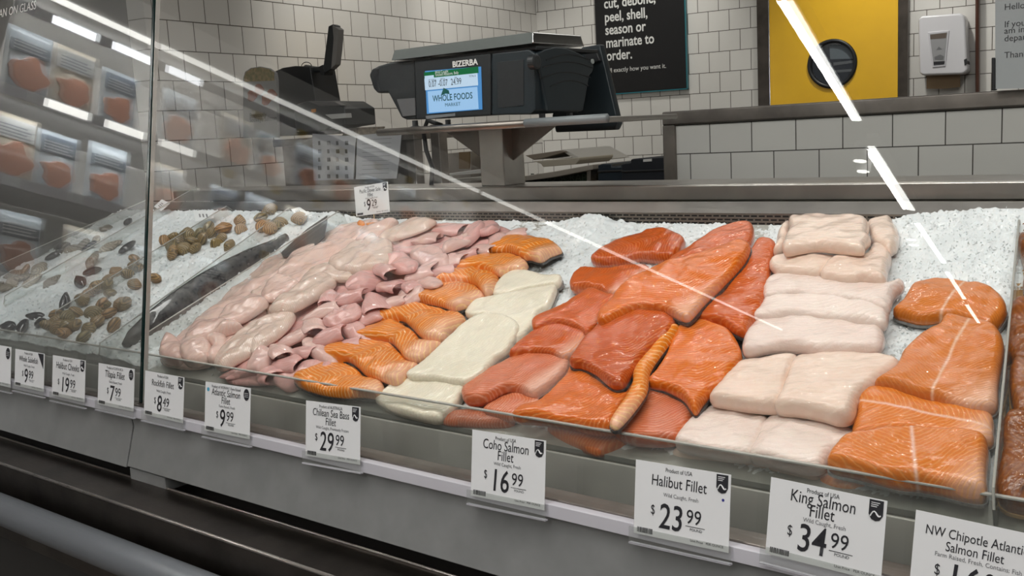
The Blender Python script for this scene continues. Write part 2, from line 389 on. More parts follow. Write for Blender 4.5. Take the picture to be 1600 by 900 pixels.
xbar('kick_plinth', [(1.05, .0), (1.05, .55), (1.15, .55), (1.15, 0)], M_DARK, bevel=0)
# front glass: two leaning sheets meeting at a seam
def glass(name, x0, x1, mat, label):
    g = thing(name, label, 'glass panel', ((x0+x1)/2, G0.y, G0.z))
    a, b, c, d_ = (Vector((x, 0, 0))+G0+GU*s for x, s in ((x0, 0), (x1, 0), (x1, .95), (x0, .95)))
    MB().slab([a, b, c, d_], -GN*.008).build('sheet', mat, g)
    return g
gL = glass('glass_panel', XF, XS-.010, M_GLASS_L, 'left glass sheet of the counter front with reflected shelves')
gR = glass('glass_panel', XS+.004, XR, M_GLASS, 'wide clear glass sheet leaning over the fish fillets')
for x0, x1, mt, g in ((XS-.0105, XS-.0025, M_GEDGE, gL), (XS+.0026, XS+.0043, M_AEDGE, gR)):
    a, b, c, d_ = (Vector((x, 0, 0))+G0-GN*.0005+GU*s for x, s in ((x0, 0), (x1, 0), (x1, .95), (x0, .95)))
    MB().slab([a, b, c, d_], -GN*.009).build('polished_edge', mt, g)
# etched warning on the left sheet
p0, p1 = on(58, 10, G0, GN), on(0, 25, G0, GN)
text('etched_lettering', 'PLEASE DO NOT LEAN ON GLASS', .030, frame(on(57, 14, G0, GN)+GN*.0012, (1, 0, 0), GU, GN), plain('etched_white', (.8, .8, .78), .7), gL, 'RIGHT', 1.0, .1)
# clear dividers standing across the ice
def divider(fr, bk, label, h=.052, h2=None):
    (u0, v0), (u1, v1) = bed(*fr, h), bed(*bk, h); h2 = h2 or h
    g = thing('acrylic_divider', label, 'divider', bedpt((u0+u1)/2, (v0+v1)/2, 0), 'clear dividers on the ice')
    pts = [bedpt(u0, v0, -.004), bedpt(u0, v0, h*.6), bedpt(u0+(u1-u0)*.02, v0+(v1-v0)*.02, h), bedpt(u1-(u1-u0)*.02, v1-(v1-v0)*.02, h2), bedpt(u1, v1, h2*.6), bedpt(u1, v1, -.004)]
    MB().slab(pts, (.004, 0, 0)).build('sheet', M_ACRYL, g)
    MB().tube([p+Vector((.002, 0, 0)) for p in pts[1:5]], .0017, 6).build('polished_edge', M_AEDGE, g)
divider((213, 530), (533, 327), 'clear divider between the whole dark fish and the pale pink fillets')
divider((148, 541), (456, 321), 'clear divider between the clams on ice and the whole dark fish')
divider((80, 490), (358, 319), 'clear divider crossing the clam ice beside the black mussels')
divider((0, 466), (310, 290), 'clear divider between the oysters and the black mussels')
divider((1548, 775), (1591, 338), 'clear divider right of the orange-brown king fillets')
divider((-40, 430), (236, 309), 'end divider rising behind the oysters at the far left', .05)


# ------------------------------------------------------------------ half wall behind the counter
YH = 2.75
def pq(x, y, Y): q = atY(x, y, Y); return q.x, q.z
hx0, hz1 = pq(1037, 175, YH); hx1 = 1.2
hz0 = pq(1058, 195, YH)[1]; px1 = pq(1057.5, 240, YH)[0]
hw = thing('half_wall', 'low white-tiled half wall with a dark steel cap and end post', 'half wall', (0, YH, 0))
jx = pq(1078, 220, YH)[0]; rz = pq(1100, 239.5, YH)[1]; tw, thh = (pq(1141, 220, YH)[0]-jx)*1.008, (pq(1100, 194.5, YH)[1]-rz)*1.02
M_TH = tiles('large_white_tile', tw, thh, 0, 0, tile=(.60, .59, .56), grout=(.045, .04, .035), mortar=.0016, rough=.2)
MH = frame((jx, YH, rz), (1, 0, 0), (0, 0, 1), (0, -1, 0))
attach(MB().box((px1-jx, .4-rz, -.12), (hx1-jx, hz0-rz, 0)).build('tile_face', M_TH, M=MH), hw)
MB().box((hx0, YH-.012, hz0), (hx1, YH+.15, hz1)).build('steel_cap', M_STEEL_D, hw, bevel=.004)
MB().box((hx0, YH-.012, .4), (px1, YH+.15, hz0)).build('steel_post', M_STEEL_D, hw, bevel=.003)

def pxslab(name, pts, Y, depth, mat, parent=None, bevel=0, smooth=False):
    P = [atY(x, y, Y) for x, y in pts]
    return MB().slab(P, (0, depth, 0)).build(name, mat, parent, bevel=bevel)
def pxrect(name, x0, y0, x1, y1, Y, depth, mat, parent=None, bevel=0):
    """box whose front face has the corners (x0,y0) and (x1,y1) on the plane Y"""
    a, b = atY(x0, y0, Y), atY(x1, y1, Y)
    return MB().box((min(a.x, b.x), Y, min(a.z, b.z)), (max(a.x, b.x), Y+depth, max(a.z, b.z))).build(name, mat, parent, bevel=bevel)

# ------------------------------------------------------------------ steel scale stand on the ledge
YF = 1.91
st = thing('scale_stand', 'brushed steel pedestal stand rising from the counter ledge', 'stand', (atY(780, 290, 2.08).x, 2.08, zlt))
a, b = atY(752, 290, 2.06), atY(789, 290, 2.06)
pz = atY(600, 211, 1.89).z; pz1 = atY(600, 197, 1.89).z
MB().box((a.x, 2.06, zlt), (b.x, 2.15, pz)).build('post', M_STEEL, st, bevel=.003)
pl_, pr_ = atY(592, 204, 1.89).x, atY(952, 192, 1.89).x
MB().box((pl_, 1.89, pz), (pr_, 2.2, pz+.012)).build('platform', M_STEEL, st, bevel=.003)
MB().tube([(atY(592, 204, 1.89).x, 1.888, pz+.007), (atY(822, 198, 1.89).x, 1.888, pz+.007)], .0095, 10).build('front_rail', M_STEEL_D, st, smooth=True)
MB().tube([(atY(821, 196, 1.88).x, 1.882, pz+.008), (pr_, 1.882, pz+.008)], .0105, 12).build('grip_bar', plain('grey_bar', (.2, .22, .23), .35), st, smooth=True)
gx = lambda q, Y: atY(q[0], q[1], Y)
MB().slab([Vector((gx((697, 208), 2.1).x, 2.1, pz)), Vector((a.x, 2.1, pz)), Vector((a.x, 2.1, gx((752, 256), 2.1).z))], (0, .006, 0)).build('gusset', M_STEEL_D, st)
MB().slab([Vector((b.x, 2.1, pz)), Vector((gx((868, 200), 2.1).x, 2.1, pz)), Vector((b.x, 2.1, gx((812, 250), 2.1).z))], (0, .006, 0)).build('gusset', M_STEEL_D, st)

# ------------------------------------------------------------------ counter scale with screen
sc = thing('weighing_scale', 'black counter scale with a lit blue and white screen', 'scale', (atY(750, 190, 1.98).x, 1.98, pz+.012))
def fr(x, y): return atY(x, y, YF)
pxslab('head', [(647, 94), (766, 83), (766, 180), (650, 187)], YF, .09, M_CHAR, sc, bevel=.004)
dr = pxslab('printer_door', [(768, 83), (826, 77), (836, 84), (836, 172), (829, 178), (768, 180)], YF, .20, M_SLATE, sc, bevel=.004)
pxslab('door_panel', [(776, 97), (818, 93), (818, 165), (778, 169)], YF-.0015, .004, M_CHAR, dr, bevel=.001)
pxslab('printer_arm', [(577, 118), (580, 109), (590, 103), (615, 96), (647, 94), (650, 187), (634, 187), (627, 184), (606, 144), (590, 146), (584, 140)], YF+.004, .1, M_CHAR, sc, bevel=.005)
pxslab('label_slot', [(620, 155), (648, 153), (649, 180), (629, 182)], YF+.0015, .004, plain('worn_grey_sticker', (.11, .11, .115), .5), sc)
pxslab('arm_cap', [(576, 117), (581, 107), (592, 104), (590, 125), (594, 145), (589, 146), (583, 139)], YF+.001, .106, M_BLACK, sc, bevel=.006)
scr = pxslab('screen', [(664, 111), (751, 104), (753, 171), (667, 178)], YF-.002, .004, glow('screen_blue', (.10, .33, .72), .75), sc)
E1 = [fr(664, 111), fr(751, 104), fr(753, 171), fr(667, 178)]
sw = (E1[1].x-E1[0].x); sx0 = E1[3].x; sz0 = (E1[3].z+E1[2].z)/2; sh = (E1[0].z+E1[1].z)/2-sz0
def sq(name, u0, v0, u1, v1, mat, k=1):
    return MB().box((sx0+sw*u0, YF-.0025-k*.0004, sz0+sh*v0), (sx0+sw*u1, YF-.002, sz0+sh*v1)).build(name, mat, scr)
g_white = glow('screen_white', (.62, .80, 1), .8); g_green = glow('screen_green', (.012, .16, .055), .8); g_pale = glow('screen_pale_blue', (.40, .66, 1), .8)
sq('screen_header', .01, .84, .985, .985, g_green); sq('weight_field', .01, .56, .965, .84, g_white); sq('logo_field', .055, .02, .95, .53, g_pale); sq('corner_field', .02, .76, .19, .90, g_white, 2)
TS = lambda u, v, k=3: frame((sx0+sw*u, YF-.0026-k*.0004, sz0+sh*v), (1, 0, 0), (0, 0, 1), (0, -1, 0))
M_SNAVY = plain('screen_dark_text', (.01, .06, .10), .5)
for u, s in ((.16, '0.07'), (.35, '-0.07'), (.59, '24.99')): text('reading', s, sw*.12, TS(u, .625), M_INK, scr, sx=.72)
for u, s in ((.16, 'PT TARE lb'), (.35, 'NET lb'), (.59, '$/lb'), (.88, 'TOTAL $')): text('reading_caption', s, sw*.036, TS(u, .765), M_INK, scr, sx=.8)
text('product_line', 'Wild Caught', sw*.055, TS(.22, .925), M_WHITE, scr, 'LEFT', .85); text('product_line', 'Smoked Albacore, Belly', sw*.055, TS(.22, .865), M_WHITE, scr, 'LEFT', .8)
text('logo_word', 'WHOLE FOODS', sw*.118, TS(.505, .275), plain('deep_teal_ink', (.005, .075, .085), .5), scr, sx=.85, bold=.012)
text('logo_word', 'MARKET', sw*.065, TS(.505, .135), plain('deep_teal_ink', (.005, .075, .085), .5), scr, sx=1.15)
MB().prism([(-.012*sw/.2, 0), (.0, .02*sw/.2), (.018*sw/.2, .012*sw/.2), (.02*sw/.2, .002), (.006*sw/.2, .004)], 0, .0003, TS(.36, .40)).build('logo_leaf', plain('leaf_teal', (.005, .10, .09), .5), scr)
text('maker_name', 'BIZERBA', .020, frame(fr(727, 103)+Vector((0, -.001, 0)), (1, 0, 0), (0, 0, 1), (0, -1, 0)), M_PALEINK, sc, sx=1.08, depth=.0004, bold=.025)
pxslab('status_strip', [(665, 181), (711, 177), (711, 181), (666, 186)], YF-.001, .003, M_GREYP, sc)
# steel pan on top
a0, b0, c0, d0 = fr(617, 77), fr(833, 51), fr(827, 71), fr(613, 93)
zt, zbm = (a0.z+b0.z)/2, (c0.z+d0.z)/2
xt0, xt1, yd = a0.x, b0.x, atX(908, 62, b0.x).y
m = MB(); ins = .012
m.add([(xt0, YF, zt), (xt1, YF, zt), (xt1, yd, zt), (xt0, yd, zt), (xt0-.006, YF-.008, zbm), (xt1+.004, YF-.008, zbm), (xt1+.004, yd+.008, zbm), (xt0-.006, yd+.008, zbm)],
      [(0,1,2,3),(0,4,5,1),(1,5,6,2),(2,6,7,3),(3,7,4,0),(4,7,6,5)])
wp = m.build('weighing_pan', M_STEEL_B, sc, bevel=.003)
MB().slab([Vector((xt0+.001, YF-.0015, zt-.001)), Vector((xt1-.001, YF-.0015, zt-.001)), Vector((xt1+.003, YF-.009, zbm)), Vector((xt0-.005, YF-.009, zbm))], (0, -.001, 0)).build('pan_front', plain('dark_pan_reflection', (.055, .065, .06), .4), wp)  # dark plate paints in the dim reflection on the steel pan's front
pxslab('pan_carrier', [(672, 90), (838, 72), (838, 78), (672, 95)], YF+.004, .26, M_BLACK, sc, bevel=.002)
# right flank with curved ribs
XF2 = fr(838, 90).x
def fx(x, y): return atX(x, y, XF2)
side = [(840, 82), (852, 76), (868, 72), (885, 74), (905, 82), (922, 93), (929, 100), (927, 113), (922, 118), (912, 174), (856, 174), (846, 122), (840, 100)]
MB().slab([fx(*p) for p in side], (-.16, 0, 0)).build('side_cover', M_SLATE, sc, bevel=.006)
for i, (yl, yr, x0, x1) in enumerate(((103, 104, 848, 926), (92, 92, 853, 922), (120, 119, 845, 922), (133, 132, 860, 919))):
    pts = [fx(x0+(x1-x0)*t, yl+(yr-yl)*t-9*math.sin(math.pi*t)+2) + Vector((.0006, 0, 0)) for t in [k/10 for k in range(11)]]
    MB().tube(pts, .0012, 6).build('side_rib', M_BLACK, sc)
q = fx(925, 96); MB().lathe([(.0, 0), (.006, 0), (.006, .003), (0, .003)], frame(q, (0, 1, 0), (0, 0, 1), (1, 0, 0)), 16).build('power_light', plain('grey_button', (.35, .38, .37), .3), sc)
q = fx(834, 97)+Vector((.004, -.002, 0)); MB().lathe([(0, -.01), (.017, -.01), (.017, .006), (.013, .008), (0, .008)], frame(q, (0, 1, 0), (0, 0, 1), (1, 0, 0)), 24).build('hinge_knob', M_CHAR, sc, smooth=False)
# tilted operator panel on the far side
YB = 2.22
MB().slab([atY(908, 74, YB), atY(937, 69, YB), atY(966, 193, YB), atY(961, 203, YB), atY(868, 207, YB), atY(862, 180, YB)], (0, .025, 0)).build('operator_panel', M_SLATE, sc, bevel=.004)
MB().slab([atY(913, 80, YB-.012), atY(931, 77, YB-.012), atY(937, 95, YB-.012), atY(915, 100, YB-.012)], (0, .02, 0)).build('panel_hinge', M_BLACK, sc, bevel=.002)
for p, Y in (((648, 181), 1.97), ((847, 177), 1.99), ((890, 177), 2.13), ((700, 190), 2.13)):
    q = atY(*p, Y); MB().lathe([(.007, pz+.012), (.015, pz+.012), (.015, pz+.018), (.008, pz+.02), (.008, pz+.034)], Matrix.Translation((q.x, Y, 0)), 14).build('foot', M_GREYP, sc)
MB().tube([atY(*p, 2.16) for p in ((690, 196), (668, 188), (662, 205), (666, 235), (676, 262), (674, 290))], .007, 8).build('cable', M_BLACK, sc, smooth=True)

# ------------------------------------------------------------------ black wall sign
p0 = la(930, 0); p1 = la(1072, 0); p2 = la(1075, 138)
sg = thing('wall_sign', 'black wall sign with white lettering about cutting to order', 'sign', MAo @ Vector((p1[0], p2[1], .02)))
sx_, sz_ = la(936, 100)[0], p2[1]
wS = p1[0]-sx_
attach(MB().box((sx_, sz_, .004), (p1[0], sz_+.95, .03)).build('board', plain('gloss_black', (.012, .012, .013), .35, spec=.25), M=MAo, bevel=.001), sg)
attach(MB().box((sx_, sz_-.006, .003), (p1[0]+.006, sz_, .031)).build('teal_edge', plain('teal_acrylic_edge', (.01, .16, .2), .3), M=MAo), sg)
attach(MB().box((p1[0], sz_-.006, .003), (p1[0]+.006, sz_+.95, .031)).build('teal_edge', plain('teal_acrylic_edge', (.01, .16, .2), .3), M=MAo), sg)
def onA(x, y, k=.0315): lx, lz = la(x, y); return MAo @ Matrix.Translation((lx, lz, k))
lw = (la(1029, 5)[0]-la(947, 14)[0])
for s, x, y in (('cut, debone,', 947, 14), ('peel, shell,', 948, 35), ('season or', 949, 55), ('marinate to', 950, 75), ('order.', 951, 95)):
    text('lettering', s, .088, onA(x, y), M_PALEINK, sg, 'LEFT', .80, depth=.0003, bold=.018)
text('small_lettering', 'All exactly how you want it.', .040, onA(951, 114), M_PALEINK, sg, 'LEFT', .9)

# ------------------------------------------------------------------ paper towel dispenser
pdz = thing('paper_towel_dispenser', 'white paper towel dispenser with a brown towel hanging out', 'dispenser', onA(1480, 118, 0).to_translation())
L = lambda x, y: la(x, y)
def shapeA(name, pts, k0, k1, mat, parent, bevel=0):
    o = MB().prism([L(*p) for p in pts], k0, k1).build(name, mat, M=MAo, bevel=bevel)
    if parent is not None: attach(o, parent)
    return o
shapeA('housing', [(1442, 32), (1448, 28), (1505, 24), (1511, 26), (1514, 34), (1517, 112), (1510, 117), (1448, 119), (1444, 114), (1443, 80)], .002, .16, M_WHITEP, pdz, .012)
shapeA('window_frame', [(1457, 53), (1490, 50), (1484, 105), (1464, 107)], .155, .165, plain('pale_lilac_plastic', (.62, .61, .65), .3), pdz, .003)
shapeA('window', [(1460, 56), (1487, 53), (1482, 102), (1466, 104)], .16, .1665, plain('smoky_window', (.33, .33, .34), .2), pdz)
shapeA('window_roll', [(1461, 57), (1486, 54), (1485, 62), (1461, 64)], .16, .1672, plain('dark_brown_window', (.12, .09, .07), .3), pdz)
shapeA('window_slot', [(1466, 98), (1483, 97), (1482, 102), (1466, 103)], .16, .1672, M_INK, pdz)
for k, (x, y) in enumerate(((1474, 78), (1474, 91))):
    shapeA('pictogram', [(x-4, y+2), (x, y-3), (x+5, y+1)] if k == 0 else [(x-7, y), (x+2, y-4), (x+8, y-1), (x+6, y+4), (x-6, y+4)], .16, .1675, M_GREYINK, pdz)
shapeA('towel', [(1451, 117), (1503, 115), (1503, 136), (1478, 139), (1451, 139)], .07, .074, plain('kraft_paper', (.30, .205, .12), .8), pdz)
shapeA('lock', [(1512, 95), (1516, 93), (1517, 101), (1513, 104)], .05, .161, M_BLACK, pdz)
# brown post, black bar, notice
pt = shapeA('pipe', [(1526, -20), (1532, -20), (1532, 160), (1526, 160)], .01, .07, speckled('brown_pipe_paint', (.07, .028, .018), (.09, .035, .022), 8, .35), None, .01)
tag(pt, 'thin brown upright pipe on the tiled wall right of the dispenser', 'pipe')
nt = thing('notice', 'pale paper notice hung at the top right corner', 'notice', atY(1575, 140, 2.7))
YN = 2.70
pxslab('sheet', [(1555, -60), (1720, -60), (1720, 136), (1555, 139)], YN, .004, plain('pale_notice_paper', (.42, .44, .45), .5), nt)
for s, y in (('Hello Valued Guests,', 14), ('If you need help, I', 41), ('am in the back', 51), ('department.', 63), ('Thanks', 89)):
    text('lettering', s, .021, frame(atY(1569, y+2, YN)+Vector((0, -.001, 0)), (1, 0, 0), (0, 0, 1), (0, -1, 0)), plain('notice_ink', (.05, .05, .055), .6), nt, 'LEFT')
pxslab('holder_bar', [(1549, 90), (1555, 90), (1555, 141), (1549, 142)], YN-.004, .02, M_BLACK, nt, bevel=.002)

# ------------------------------------------------------------------ monitor, label printer and sign on the steel table at the left
YM = 2.75
tb = thing('steel_table', 'steel side table standing behind the counter under the printer', 'table', atY(560, 240, YM))
zt_ = atY(520, 213, YM).z; x0, x1 = atY(425, 213, YM).x, atY(646, 206, YM).x
MB().box((x0, YM, zt_-.03), (x1, YM+.42, zt_)).build('table_top', M_STEEL_D, tb, bevel=.003)
for x in (636, 675):
    q = atY(x, 240, YM); MB().box((q.x-.022, YM+.02, .1), (q.x+.022, YM+.065, zt_+(.0 if x == 636 else .02))).build('leg', M_STEEL_D, tb, bevel=.003)
q0, q1 = atY(636, 240, YM).x, atY(675, 240, YM).x
MB().box((x0, YM+.05, .2), (x1-.05, YM+.06, zt_-.03)).build('side_panel', M_STEEL_D, tb)
papers = thing('notice_sheets', 'two printed price sheets taped to the side table below the printer', 'paper', atY(560, 280, YM-.01))
pxslab('sheet', [(488, 209), (556, 213), (552, 280), (490, 282)], YM-.006, .002, plain('grey_paper', (.34, .345, .36), .6), papers)
pxslab('sheet', [(558, 212), (628, 204), (620, 279), (556, 280)], YM-.010, .002, plain('grey_paper', (.36, .365, .38), .6), papers)
m = MB()
for yy in range(5):
    for xx in range(4):
        a_ = atY(497+xx*14, 222+yy*13, YM-.0068); m.box((a_.x, YM-.0072, a_.z-.012), (a_.x+.013+.006*((xx+yy) % 2), YM-.0066, a_.z+.004))
m.build('printed_boxes', plain('dark_print', (.07, .07, .07), .6), papers)
m = MB()
for yy in range(9):
    a_ = atY(566, 219+yy*6.6, YM-.0102); b_ = atY(612-yy*.6, 219+yy*6.6, YM-.0102); m.box((a_.x, YM-.0106, a_.z), (b_.x, YM-.0102, a_.z+.0018))
m.build('printed_lines', plain('grey_print', (.18, .18, .19), .6), papers)
mo = thing('pole_display', 'black register box with a small tilted display on an arm', 'display', atY(460, 212, YM+.1))
pxslab('box', [(423, 114), (441, 106), (460, 103), (484, 104), (494, 160), (496, 211), (429, 212)], YM+.12, .14, M_BLACK, mo, bevel=.004)
MB().tube([atY(*p, YM+.15) for p in ((478, 107), (495, 109), (506, 108))], [.016, .013, .011], 10).build('arm', M_CHAR, mo, smooth=True)
pxslab('bracket', [(498, 104), (504, 101), (507, 112), (506, 118), (501, 116)], YM+.13, .05, M_BLACK, mo, bevel=.002)
pxslab('screen_back', [(513, 41), (519, 38), (524, 40), (517, 108), (508, 114), (505, 104)], YM+.13, .03, M_CHAR, mo, bevel=.003)
pxslab('screen_front', [(519, 39), (529, 46), (527, 75), (524, 101), (517, 108), (521, 60)], YM+.125, .03, plain('grey_metal_screen', (.2, .19, .18), .35), mo, bevel=.002)
MB().tube([atY(477+8*math.cos(t)+2, 104-7*math.sin(t), YM+.14) for t in [k*.4 for k in range(9)]], .0016, 6).build('cable', M_BLACK, mo)
lp = thing('label_printer', 'black desktop label printer in front of the register box', 'printer', atY(500, 206, YM+.05))
pxslab('body', [(459, 176), (463, 163), (479, 158), (522, 159), (538, 169), (540, 196), (520, 199), (498, 205), (462, 206)], YM+.04, .17, M_CHAR, lp, bevel=.006)
pxslab('lid_top', [(480, 158), (522, 159), (534, 165), (500, 166)], YM+.035, .03, plain('grey_lid', (.085, .08, .08), .4), lp, bevel=.003)
pxslab('label_strip', [(508, 179), (540, 177), (541, 184), (518, 186)], YM+.02, .03, plain('light_grey_label', (.4, .4, .39), .5), lp)
pxslab('status_light', [(486, 171), (493, 170), (493, 175), (487, 176)], YM+.0365, .01, plain('orange_light', (.45, .17, .02), .4), lp)
bk = MB(); c_ = atY(568, 205, YM+.2)
for k in range(5): bk.lathe([(.10-.004*(k % 2), zt_+.006*k), (.10-.004*(k % 2), zt_+.006*k+.006)], Matrix.Translation((c_.x, YM+.2, 0)) @ Matrix.Diagonal((1, .8, 1, 1)), 28)
tag(bk.build('woven_basket', speckled('woven_tan', (.30, .25, .19), (.12, .10, .08), 70, .7), smooth=False), 'low woven basket beside the label printer', 'basket')
sd = thing('recipe_sign', 'arched cardboard sign with salad and salmon pictures', 'sign', atY(410, 215, YM+.02))
arch = [(380, 215), (380, 122), (383, 112), (392, 106), (406, 104), (420, 107), (430, 114), (432, 125), (434, 215)]
pxslab('board', arch, YM, .012, plain('grey_board', (.22, .215, .21), .5), sd)
pxslab('salad_picture', [(381, 122), (384, 113), (393, 107), (406, 105), (420, 108), (428, 113), (428, 126), (382, 128)], YM-.002, .003, speckled('salad_print', (.10, .11, .03), (.30, .20, .09), 60, .5), sd)
for c in ((393, 150), (404, 140), (415, 156), (424, 148)):
    pxslab('salmon_picture', [(c[0]+9*math.cos(t)*(.8+.2*math.cos(3*t)), c[1]+9*math.sin(t)) for t in [k*.6283 for k in range(10)]], YM-.002, .003, speckled('salmon_print', (.13, .035, .015), (.24, .07, .03), 90, .5), sd)
for s, y in (('Previously', 184), ('Sockeye Salmon', 191)):
    text('lettering', s, .028, frame(atY(391, y, YM)+Vector((0, -.0025, 0)), (1, 0, 0), (0, 0, 1), (0, -1, 0)), M_INK, sd, 'LEFT')

# ------------------------------------------------------------------ clutter at the back of the kitchen, seen under the scale stand
YK = 3.9
zb_ = atY(900, 300, 3.3).z
bench = thing('rear_bench', 'low steel bench under the crates and trays at the back', 'bench', (-2.7, 3.9, zb_))
MB().box((-3.55, 3.3, zb_-.03), (-2.2, 4.4, zb_)).build('bench_top', M_STEEL_D, bench)
for x in (-3.5, -2.25):
    for y in (3.35, 4.35): MB().box((x-.02, y-.02, 0), (x+.02, y+.02, zb_-.03)).build('leg', M_STEEL_D, bench)
tr = thing('steel_sheet_rack', 'long steel work surface with a rolled edge below the back wall', 'work surface', atY(860, 290, YK))
MB().slab([atY(690, 288, YK), atY(812, 276, YK), atY(865, 268, YK), atY(926, 257, YK), atY(926, 265, YK), atY(866, 277, YK), atY(812, 284, YK), atY(690, 298, YK)], (0, .5, 0)).build('rolled_edge', plain('beige_steel', (.34, .31, .27), .45), tr, bevel=.004)
pxslab('end_leg', [(917, 262), (923, 261), (923, 300), (917, 300)], YK+.02, .05, M_STEEL, tr)
gb = thing('food_scraps_bin', 'dark green bin with raised lettering under the work surface', 'bin', atY(870, 295, YK+.1))
pxslab('bin_body', [(815, 300), (815, 283), (925, 268), (925, 300)], YK+.1, .4, plain('dark_green_plastic', (.012, .03, .014), .5), gb, bevel=.004)
text('lettering', 'FOOD SCRAPS', .055, frame(atY(829, 283, YK+.098), (1, 0, -.02), (0, 0, 1), (0, -1, 0)), plain('grey_green_print', (.06, .09, .06), .6), gb, 'LEFT')
bx = thing('cardboard_trays', 'stack of folded pale cardboard trays on the work surface', 'cardboard', atY(870, 258, YK+.1))
pxslab('lower_tray', [(833, 252), (905, 246), (905, 250), (899, 257), (848, 261), (845, 256)], YK+.05, .3, plain('pale_cardboard', (.44, .40, .33), .7), bx, bevel=.004)
pxslab('folded_lid', [(820, 243), (875, 235), (884, 237), (842, 249), (834, 250)], YK+.1, .3, plain('brown_cardboard', (.22, .185, .15), .7), bx, bevel=.003)
pxslab('white_wedge', [(875, 234), (884, 234), (916, 252), (905, 254)], YK+.12, .4, plain('white_sheet', (.48, .46, .43), .6), bx, bevel=.003)
for i, (pts, lab) in enumerate((([(934, 285), (934, 258), (940, 256), (955, 256), (956, 261), (970, 261), (970, 256), (1000, 254), (1000, 285)], 'dark blue plastic crate, left one behind the half wall'),
                                ([(971, 285), (971, 256), (985, 254), (985, 249), (990, 248), (1045, 245), (1045, 285)], 'dark navy plastic crate nearest the half wall post'))):
    c = thing('crate', lab, 'crate', atY(pts[0][0], 285, YK-.1*i))
    pxslab('crate_body', pts, YK-.1*i, .4, plain('dark_blue_plastic', (.008, .018, .03), .45) if i == 0 else plain('navy_plastic', (.008, .011, .018), .45), c, bevel=.006)
    pxslab('crate_rim', [(pts[0][0]-1, 267), (pts[-1][0]+1, 264), (pts[-1][0]+1, 267), (pts[0][0]-1, 270)], YK-.1*i-.012, .02, M_BLACK, c, bevel=.003)
pxslab('crate_label', [(1005, 249), (1018, 248), (1018, 252), (1005, 253)], YK-.104, .004, M_PALEINK, c)
sk = thing('steel_sink', 'square steel sink cabinet against the back wall left of the stand', 'sink', atY(705, 262, 3.65))
pxslab('cabinet', [(676, 241), (736, 236), (736, 300), (676, 300)], 3.65, .2, M_STEEL, sk, bevel=.004)
pxslab('brown_panel', [(717, 238), (733, 237), (733, 264), (717, 264)], 3.64, .02, plain('brown_panel', (.16, .11, .06), .5), sk)
ws = thing('white_boards', 'white cutting boards lying on the bench left of the stand', 'cutting board', atY(700, 275, 3.5))
pxslab('board', [(672, 275), (752, 264), (752, 271), (672, 277)], 3.5, .1, M_WHITE, ws, bevel=.003)
pxslab('board', [(672, 283), (752, 276), (752, 282), (672, 288)], 3.4, .1, plain('cream_board', (.62, .6, .54), .5), ws, bevel=.003)

# ------------------------------------------------------------------ price tags in the rail
TP = G0 - GU*.0 + GN*.040
def badge(kind, M, w, par):
    if kind == 'shield':
        MB().prism([(0, w*1.5), (0, w*.45), (w*.2, w*.1), (w*.5, 0), (w*.8, w*.1), (w, w*.45), (w, w*1.5)], .0003, .0008, M).build('badge', M_INK, par)
        pts = [Vector((w*(.14+.72*t), w*(.32+.26*math.sin(t*5.2)+.34*t), .0012)) for t in [k/8 for k in range(9)]]
        MB().tube([M @ p for p in pts], [w*.05]*5+[w*.07]*4, 5).build('badge_fish', M_WHITE, par)
        m = MB()
        for k in range(3): m.box((w*.14, w*(1.0+.14*k), .0008), (w*(.55+.1*k), w*(1.05+.14*k), .0011), M)
        m.build('badge_lines', M_WHITE, par)
    elif kind == 'oval':
        MB().prism([(w*.5+w*.5*math.cos(k*math.pi/12), w*.75+w*.68*math.sin(k*math.pi/12)) for k in range(24)], .0003, .0008, M).build('badge', M_INK, par)
        m = MB()
        for k in range(3): m.box((w*.15, w*(.5+.2*k), .0008), (w*.85, w*(.54+.2*k), .0011), M)
        m.build('badge_lines', M_WHITE, par)
    elif kind == 'corner':
        MB().prism([(-w*.6, w*1.5), (w, w*1.5), (w, -w*.6)], .0003, .0008, M).build('badge', M_INK, par)
